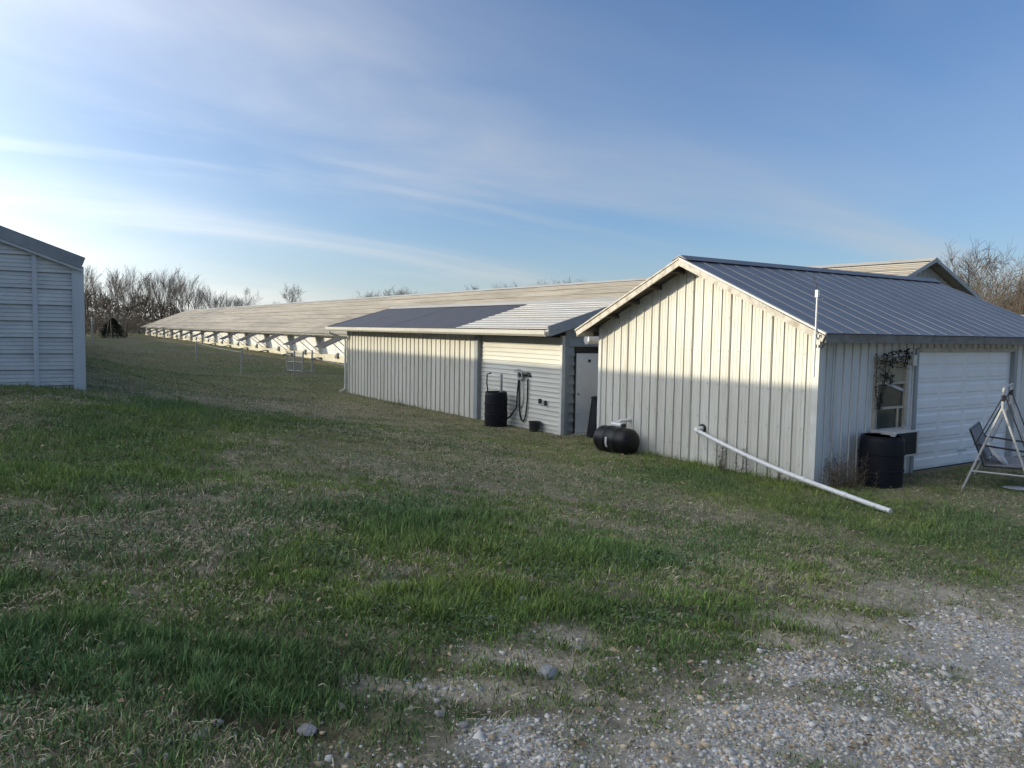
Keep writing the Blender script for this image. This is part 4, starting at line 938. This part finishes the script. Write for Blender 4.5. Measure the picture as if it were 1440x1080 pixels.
# right-hand trees
for i, (px, Y, h, lab) in enumerate([(1345, 32, 8.3, 'tall spreading bare tree behind the right end of the garage roof'), (1318, 36, 6.6, 'thinner bare tree left of the tall one behind the garage'), (1392, 33, 5.9, 'bushy bare tree right of the tall one behind the garage'), (1428, 30, 5.7, 'bushy bare tree at the right picture edge behind the garage')]):
    s = h/9; place(BIGT[(i+1) % 3], polar(px, Y), Y, rnd.uniform(0, 6), (s*.95, s*.95, s), lab, 'bare trees right of the garage', dz=-.2)
for i in range(30):
    px = 1322+i*5.6; Y = rnd.uniform(25, 37)
    place(BRUSH[i % 3], polar(px, Y), Y, rnd.uniform(0, 6), rnd.uniform(.95, 1.3)*(.85 if px < 1355 else 1.3), 'brown leafless bush in the thicket right of the garage', 'bushes of the right thicket', cat='bush')
for i in range(46):
    px = 108+i*5.0; Y = rnd.uniform(128, 160) if px < 185 else rnd.uniform(165, 185)
    place(BRUSH[i % 3], polar(px, Y), Y, rnd.uniform(0, 6), (1.5, 1.5, rnd.uniform(.55, .95)), 'brown undergrowth bush at the foot of the left woods', 'bushes under the left woods', cat='bush')
# dark evergreen at the wood's edge
def cedar(x, y, h, w, label, seed):
    rnd = random.Random(seed); z = gz1(x, y)-.1; T = thing('cedar_tree', (x, y, z), label, 'tree')
    MB().tube([(x, y, z), (x, y, z+h*.9)], [.12, .03], 6).build('trunk', m_bark, T); lf = MB()
    for i in range(2600):
        t = rnd.random()**.8; rad = w*(1-t)**.7*(.55+.45*rnd.random())*(1+.25*math.sin(i)); a = rnd.uniform(0, 6.283)
        c = Vector((x+math.cos(a)*rad, y+math.sin(a)*rad, z+.15+t*h)); d = Vector((math.cos(a), math.sin(a), rnd.uniform(-.2, .9))).normalized(); s = rnd.uniform(.12, .30)
        b = d.cross(Vector((rnd.gauss(0, 1), rnd.gauss(0, 1), rnd.gauss(0, 1)))).normalized()
        lf.add([c-b*s*.4, c+b*s*.4, c+d*s], [(0, 1, 2)])
    lf.build('crown', m_cedar, T)
cedar(polar(158, 125), 125, 2.7, 1.7, 'dark round evergreen at the edge of the left woods', 4)
# far wood as one mass
def far_wood():
    n = 42000; V = []; px = rng.uniform(-120, 520, n); D = rng.uniform(175, 260, n)
    t = np.arctan((px-720)/1081)+YAW; x = D*np.tan(t); y = D
    top = np.interp(px, [-120, 110, 190, 250, 330, 520], [8, 8.5, 8, 6, 4, 3])*(.75+.5*fbm(px, D*0, 22, 70, 3))
    z = rng.uniform(0, 1, n)**.8*top-1.0
    a = rng.uniform(0, 6.28, n); L = rng.uniform(.5, 1.6, n); w = rng.uniform(.03, .10, n)
    dx, dy, dz = np.cos(a)*.55, np.sin(a)*.55, rng.uniform(.5, 1, n)
    P = np.stack([x, y, z], 1); Q = P+np.stack([dx*L, dy*L, dz*L], 1); sx = np.stack([-np.sin(a)*w+.7*w, np.cos(a)*w-.5*w, w*.1], 1)
    V = np.stack([P-sx, P+sx, Q], 1).reshape(-1, 3); F = np.arange(3*n).reshape(-1, 3)
    o = np_mesh('far_wood', V, [F], m_brush); tag(o, 'distant mass of brown winter woods behind the left trees', 'woods', kind='stuff')
far_wood()
# strip of a farther low roof at the right edge
def far_shed():
    T = thing('far_shed', (30.5, 12.5, -.8), 'low white roof edge of a far shed at the right picture edge', 'shed')
    MB().box((30.5, 8, -1), (38, 14, 2.3)).build('wall', m_wallf, T); MB().box((30.1, 7.6, 2.3), (38.4, 14.4, 2.48)).build('roof', m_trim, T)
far_shed()

# ------------------------------------------------------------------ grass, straw, clover
def blocked(x, y):
    b = (x > 10.86) & (x < 19) & (y > 7.5) & (y < 13.4)
    b |= (x > 10.86) & (x < 15.5) & (y > 14.7) & (y < 28.9)
    b |= (x > 19.6) & (x < 34) & (y > 15)
    b |= (x < 1.15) & (x > -11) & (y > 16.95)
    return b
def leaf_mat(name, rough=.75, trans=.12):
    M = bpy.data.materials.new(name); M.use_nodes = True; nt = M.node_tree; N = nt.nodes; L = nt.links; b = N['Principled BSDF']
    at = N.new('ShaderNodeVertexColor'); at.layer_name = 'col'; L.new(at.outputs[0], b.inputs['Base Color'])
    b.inputs['Roughness'].default_value = rough; b.inputs['Specular IOR Level'].default_value = .25
    return M
m_grass = leaf_mat('grass_blades', .6); m_stone = leaf_mat('gravel_stones', .9)
def scatter(n, r0, r1, half=50):
    r = np.sqrt(rng.uniform(r0*r0, r1*r1, n)); t = np.radians(rng.uniform(-half, half, n))+YAW
    return r*np.sin(t), r*np.cos(t), r
G1 = np.array([.142, .222, .054]); G2 = np.array([.240, .300, .070]); G3 = np.array([.118, .200, .074]); D1 = np.array([.48, .41, .235]); D2 = np.array([.37, .295, .178]); D3 = np.array([.62, .54, .35])
def blade_color(x, y, dead, lush, far, n):
    t = rng.random(n); pat = fbm(x, y, 1.1, 12, 3)
    g = lerp(np.tile(G1, (n, 1)), np.tile(G2, (n, 1)), np.clip(pat*1.7-.45+rng.normal(0, .2, n), 0, 1))
    g = lerp(g, np.tile(G3, (n, 1)), np.clip((fbm(x, y, 2.3, 19, 3)-.48)*5, 0, 1)*.8)
    dcol = lerp(np.tile(D2, (n, 1)), np.tile(D1, (n, 1)), rng.random(n)); dcol = lerp(dcol, np.tile(D3, (n, 1)), (rng.random(n) < .14)*1.)
    pd = np.clip(.24+.42*dead-.15*lush+.12*far, .06, .66)
    isd = (t < pd)
    c = np.where(isd[:, None], dcol, g)
    c = c*rng.uniform(.42, 1.62, n)[:, None]*(.60+.46*fbm(x, y, 2.4, 39, 3)+.40*fbm(x, y, .28, 43, 2))[:, None]
    return c, isd
def blades(n, r0, r1, hmul, wmul, simple, half=50):
    x, y, r = scatter(n, r0, r1, half)
    gravel, bare, dirt, dead, lush, far, gd = masks(x, y)
    a, b = ab(x, y)
    clump = fbm(x, y, .14, 50, 2)*1.25-.08
    p = (.68+.4*lush+.2*dead)*(1-sstep((r-62)/26))*(1-.80*gravel)*(1-.9*bare)*(1-.85*dirt)*np.clip(clump*2.2-.25, .15, 1.2)
    p = np.where((gravel > .3) & (bare < .3), np.maximum(p, .55*np.clip(clump*3-.8, 0, 1)), p)
    p = p*(1-.72*rutm(x, y))
    k = (rng.random(n) < p) & ~blocked(x, y)
    x, y, r, dead, lush, far, gravel = (q[k] for q in (x, y, r, dead, lush, far, gravel)); n = len(x)
    tall = fbm(x, y, .7, 27, 3)
    wallgrass = np.exp(-np.maximum(10.9-x, 0)/.22)*(x < 10.9)*(y > 7)+np.exp(-np.maximum(7.7-y, 0)/.2)*(y < 7.7)*(x > 10.9)*(x < 13.7)+.8*np.exp(-np.maximum(17-y, 0)/.25)*(x < 1.3)*(y < 17)
    h = (.024+.042*tall+.046*lush*np.clip(tall*1.6, .3, 1.3)+.11*wallgrass*np.clip(tall*2-.4, .2, 1.4))*rng.uniform(.55, 1.35, n)*(1-.55*gravel)*hmul
    col, isd = blade_color(x, y, dead, lush, far, n)
    h = np.where(isd, h*.75, h)*np.where(fbm(x, y, .13, 57, 2) > .56, 1.45, .92)
    lean = np.where(isd, rng.uniform(.7, 2.6, n), rng.uniform(.15, 1.1, n))
    az = rng.uniform(0, 2*np.pi, n)+.0
    dx, dy = np.cos(az), np.sin(az); w = rng.uniform(.0013, .0030, n)*wmul*(1+.25*r/6)
    nv = np.sqrt(1+lean**2); hx = h*lean/nv; hz = h/nv
    z = gz(x, y)-.006
    sa = rng.uniform(0, 2*np.pi, n); sx, sy = np.cos(sa)*w, np.sin(sa)*w
    B = np.stack([x, y, z], 1); S = np.stack([sx, sy, sx*0], 1)
    M = B+np.stack([dx*hx*.42, dy*hx*.42, hz*.62], 1); T = B+np.stack([dx*hx, dy*hx, hz], 1)
    if simple:
        V = np.stack([B-S, B+S, T], 1).reshape(-1, 3); F = [np.arange(3*n).reshape(-1, 3)]; C = np.repeat(col, 3, 0).reshape(n, 3, 3)
        C[:, :2] *= .8
    else:
        V = np.stack([B-S, B+S, M+S*.8, M-S*.8, T], 1).reshape(-1, 3); i = np.arange(n)*5
        F = [np.stack([i, i+1, i+2, i+3], 1), np.stack([i+3, i+2, i+4], 1)]; C = np.repeat(col, 5, 0).reshape(n, 5, 3); C[:, 4] *= 1.1
    C = C.reshape(-1, 3); return V, F, np.concatenate([C, np.ones((len(C), 1))], 1)
def clover(n, r0, r1):
    x, y, r = scatter(n, r0, r1); gravel, bare, dirt, dead, lush, far, gd = masks(x, y)
    pt = sstep((fbm(x, y, 1.0, 83, 4)-.5)/.14)
    k = (rng.random(n) < pt*(1-gravel)*(1-dirt)*(.35+.6*lush)*(1-.6*dead)) & ~blocked(x, y)
    x, y, r = x[k], y[k], r[k]; n = len(x); s = rng.uniform(.005, .013, n)*(1+r/14); z = gz(x, y)+rng.uniform(.005, .045, n)
    a = rng.uniform(0, 6.283, n); nx = rng.normal(0, .35, (n, 3)); nx[:, 2] = 1; nx /= np.linalg.norm(nx, axis=1)[:, None]
    u = np.stack([np.cos(a), np.sin(a), 0*a], 1); u -= nx*(u*nx).sum(1)[:, None]; v = np.cross(nx, u); c = np.stack([x, y, z], 1)
    V = np.stack([c-u*s[:, None], c+v*.7*s[:, None]+nx*.25*s[:, None], c+u*s[:, None], c-v*.7*s[:, None]+nx*.25*s[:, None]], 1).reshape(-1, 3)
    g = lerp(np.tile(np.array([.075, .135, .050]), (n, 1)), np.tile(np.array([.140, .200, .080]), (n, 1)), rng.random(n)); C = np.repeat(g, 4, 0)
    return V, [np.arange(4*n).reshape(-1, 4)], np.concatenate([C, np.ones((len(C), 1))], 1)
def straw(n, r0, r1):
    x, y, r = scatter(n, r0, r1); gravel, bare, dirt, dead, lush, far, gd = masks(x, y)
    k = (rng.random(n) < np.clip(.08+.9*dead*fbm(x, y, .35, 14, 3)*1.5, 0, 1)*(1-.7*gravel)*(1-.3*lush)) & ~blocked(x, y)
    x, y, r, dead = x[k], y[k], r[k], dead[k]; n = len(x); L = rng.uniform(.02, .075, n); az = rng.uniform(0, 6.283, n); z0 = gz(x, y)+rng.uniform(.004, .03, n)
    x1 = x+np.cos(az)*L; y1 = y+np.sin(az)*L; z1 = gz(x1, y1)+rng.uniform(.0, .05, n); w = rng.uniform(.0008, .0017, n)*(1+r/7)
    S = np.stack([-np.sin(az)*w, np.cos(az)*w, w*.4], 1); A = np.stack([x, y, z0], 1); B = np.stack([x1, y1, z1], 1); M = (A+B)/2; M[:, 2] += rng.uniform(.0, .02, n)
    V = np.stack([A-S, A+S, M+S, M-S, B], 1).reshape(-1, 3); i = np.arange(n)*5
    c = lerp(np.tile(D2, (n, 1)), np.tile(D3, (n, 1)), rng.random(n)**1.3)*rng.uniform(.75, 1.25, n)[:, None]; C = np.repeat(c, 5, 0)
    return V, [np.stack([i, i+1, i+2, i+3], 1), np.stack([i+3, i+2, i+4], 1)], np.concatenate([C, np.ones((len(C), 1))], 1)
def merge(parts):
    V = []; Q = []; T = []; C = []; o = 0
    for v, F, c in parts:
        for f in F: (Q if f.shape[1] == 4 else T).append(f+o)
        V.append(v); C.append(c); o += len(v)
    return np.vstack(V), [q for q in ([np.vstack(Q)] if Q else [])+([np.vstack(T)] if T else [])], np.vstack(C)
V, F, C = merge([blades(260000, 2.0, 5.2, 1.0, 1.05, False), blades(270000, 5.2, 9, 1.0, 1.1, False), blades(420000, 9, 17, 1.0, 1.2, True), blades(500000, 17, 40, 1.1, 1.3, True, 42), blades(300000, 38, 88, 1.5, 1.6, True, 37)])
tag(np_mesh('grass', V, F, m_grass, C), 'short winter grass, green mixed with dead blades, over the yard', 'grass', kind='stuff')
V, F, C = merge([clover(130000, 2, 7), clover(190000, 7, 20)])
tag(np_mesh('clover', V, F, m_grass, C), 'patches of small leafed clover growing among the grass', 'clover', kind='stuff')
V, F, C = merge([straw(62000, 2, 7), straw(70000, 7, 16)])
tag(np_mesh('dead_straw', V, F, m_grass, C), 'dry tan straw lying on the dead patches of the lawn', 'straw', kind='stuff')

def litter(n, r0, r1):
    x, y, r = scatter(n, r0, r1, 46); k = ~blocked(x, y) & (rng.random(n) < .25+.75*fbm(x, y, 1.5, 96, 3)); x, y, r = x[k], y[k], r[k]; n = len(x)
    s = rng.uniform(.009, .022, n)*(1+r/30); z = gz(x, y)+rng.uniform(.015, .05, n); a = rng.uniform(0, 6.283, n); nx = rng.normal(0, .55, (n, 3)); nx[:, 2] = 1; nx /= np.linalg.norm(nx, axis=1)[:, None]
    u = np.stack([np.cos(a), np.sin(a), 0*a], 1); u -= nx*(u*nx).sum(1)[:, None]; v = np.cross(nx, u); c = np.stack([x, y, z], 1); S = s[:, None]
    V = np.stack([c-u*S*1.2, c+v*.6*S+nx*.3*S, c+u*S*1.2, c-v*.6*S+nx*.3*S], 1).reshape(-1, 3)
    g = lerp(np.tile(np.array([.16, .10, .055]), (n, 1)), np.tile(np.array([.42, .33, .21]), (n, 1)), rng.random(n)); C = np.repeat(g, 4, 0)
    return V, [np.arange(4*n).reshape(-1, 4)], np.concatenate([C, np.ones((len(C), 1))], 1)
V, F, C = merge([litter(1500, 2, 8), litter(3200, 8, 24)])
tag(np_mesh('leaf_litter', V, F, m_grass, C), 'small dead brown leaves strewn over the lawn', 'leaves', kind='stuff')

# ------------------------------------------------------------------ gravel and larger stones
def rock_protos(k, n_sub=1):
    out = []
    t = (1+5**.5)/2
    v = np.array([(-1,t,0),(1,t,0),(-1,-t,0),(1,-t,0),(0,-1,t),(0,1,t),(0,-1,-t),(0,1,-t),(t,0,-1),(t,0,1),(-t,0,-1),(-t,0,1)], float)/math.hypot(1, t)
    f = np.array([(0,11,5),(0,5,1),(0,1,7),(0,7,10),(0,10,11),(1,5,9),(5,11,4),(11,10,2),(10,7,6),(7,1,8),(3,9,4),(3,4,2),(3,2,6),(3,6,8),(3,8,9),(4,9,5),(2,4,11),(6,2,10),(8,6,7),(9,8,1)])
    cv = np.array([(-1,-1,-1),(1,-1,-1),(1,1,-1),(-1,1,-1),(-1,-1,1),(1,-1,1),(1,1,1),(-1,1,1)], float)*.66
    cf = np.array([(0,3,2),(0,2,1),(4,5,6),(4,6,7),(0,1,5),(0,5,4),(1,2,6),(1,6,5),(2,3,7),(2,7,6),(3,0,4),(3,4,7)])
    for i in range(k):                                              # crushed stone: half angular blocks, half chipped lumps
        if i % 3: out.append((cv*rng.uniform(.55, 1.25, (8, 1))+rng.normal(0, .13, (8, 3)), cf))
        else: out.append((v*rng.uniform(.65, 1.2, (12, 1))+rng.normal(0, .1, (12, 3)), f))
    return out
def gravel(n, r0, r1, size):
    x, y, r = scatter(n, r0, r1, 50); gr, bare, dirt, dead, lush, far, gd = masks(x, y); a, b = ab(x, y)
    cl = fbm(x, y, .25, 71, 3)
    p = bare*.92+gr*(1-bare)*.20*np.clip(cl*2.4-.5, .1, 1.3)+dirt*.10+.03*sstep((gd+1.0)/1.0)
    k = (rng.random(n) < p) & ~blocked(x, y); x, y, bare = x[k], y[k], bare[k]; n = len(x)
    pr = rock_protos(8); S = size*np.exp(rng.normal(0, .48, n)); z = gz(x, y)+S*rng.uniform(-.3, .2, n)
    Vs = []; Fs = []; Cs = []; o = 0; w = rng.integers(0, 8, n)
    for j in range(8):
        i = np.where(w == j)[0]; m = len(i); v, f = pr[j]
        an = rng.uniform(0, 6.283, m); c, s = np.cos(an), np.sin(an); sc = np.stack([S[i]*rng.uniform(.8, 1.35, m), S[i]*rng.uniform(.65, 1., m), S[i]*rng.uniform(.4, .8, m)], 1)
        q = v[None]*sc[:, None]; tl = rng.normal(0, .25, m)
        X = q[..., 0]*c[:, None]-q[..., 1]*s[:, None]; Y = q[..., 0]*s[:, None]+q[..., 1]*c[:, None]; Z = q[..., 2]+X*tl[:, None]
        Vs.append(np.stack([X+x[i][:, None], Y+y[i][:, None], Z+z[i][:, None]], -1).reshape(-1, 3)); Fs.append((f[None]+(np.arange(m)*len(v))[:, None, None]).reshape(-1, 3)+o); o += m*len(v)
        base = lerp(np.tile(np.array([.30, .265, .205]), (m, 1)), np.tile(np.array([.76, .72, .635]), (m, 1)), rng.random(m)**.8); tan = (rng.random(m) < .32)[:, None]
        base = np.where(tan, base*np.array([.85, .72, .55]), base); Cs.append(np.repeat(base, len(v), 0))
    C = np.vstack(Cs); return np.vstack(Vs), [np.vstack(Fs)], np.concatenate([C, np.ones((len(C), 1))], 1)
V, F, C = merge([gravel(125000, 2, 5, .0070), gravel(110000, 4.6, 10, .0090)])
tag(np_mesh('gravel', V, F, m_stone, C), 'pale crushed limestone gravel on the drive', 'gravel', kind='stuff')
ST = [(0.96, 2.98), (0.55, 3.02), (0.58, 3.06), (0.69, 3.06), (0.78, 2.99), (0.34, 2.99), (0.44, 3.03), (0.41, 3.1), (0.05, 3.05), (-0.07, 3.29), (0.64, 3.16), (0.43, 2.93), (2.21, 3.05), (1.64, 3.16), (1.57, 3.2), (1.43, 2.98), (1.51, 2.87), (2.35, 3.83), (2.48, 3.92), (2.73, 4.06), (1.56, 2.75), (2.5, 3.05), (2.62, 3.31)]
def stones():
    import bmesh
    P = []
    for i in range(5):
        bm = bmesh.new(); bmesh.ops.create_icosphere(bm, subdivisions=2, radius=1); rnd = random.Random(i); off = Vector((rnd.random()*9, rnd.random()*9, 3))
        from mathutils import noise
        for v in bm.verts:
            d = v.co.normalized(); k = 1+.34*noise.noise(d*1.3+off)+.14*noise.noise(d*3.5+off); v.co = d*k; v.co.z *= .62
        me = bpy.data.meshes.new('stone'); bm.to_mesh(me); bm.free(); me.materials.append(m_rock); P.append(me)
    rnd = random.Random(8)
    big = {0: (.036, 'pale upright stone at the edge where grass meets gravel'), 12: (.055, 'largest buff stone lying in the gravel near the dirt patch'), 19: (.040, 'flat pale stone highest up in the green grass')}
    for i, (x, y) in enumerate(ST):
        s = big[i][0] if i in big else rnd.uniform(.016, .026)
        o = bpy.data.objects.new('stone', P[i % 5]); COL.objects.link(o); o.location = (x, y, gz1(x, y)+s*.25); o.scale = (s*rnd.uniform(.9, 1.4), s*rnd.uniform(.8, 1.1), s*rnd.uniform(.7, 1.1)); o.rotation_euler = (rnd.uniform(-.2, .2), rnd.uniform(-.2, .2), rnd.uniform(0, 6))
        if i in big: tag(o, big[i][1], 'stone', 'larger stones along the gravel edge')
        else: tag(o, 'pale fist-sized limestone stone lying along the ragged gravel edge', 'stone', 'larger stones along the gravel edge')
stones()
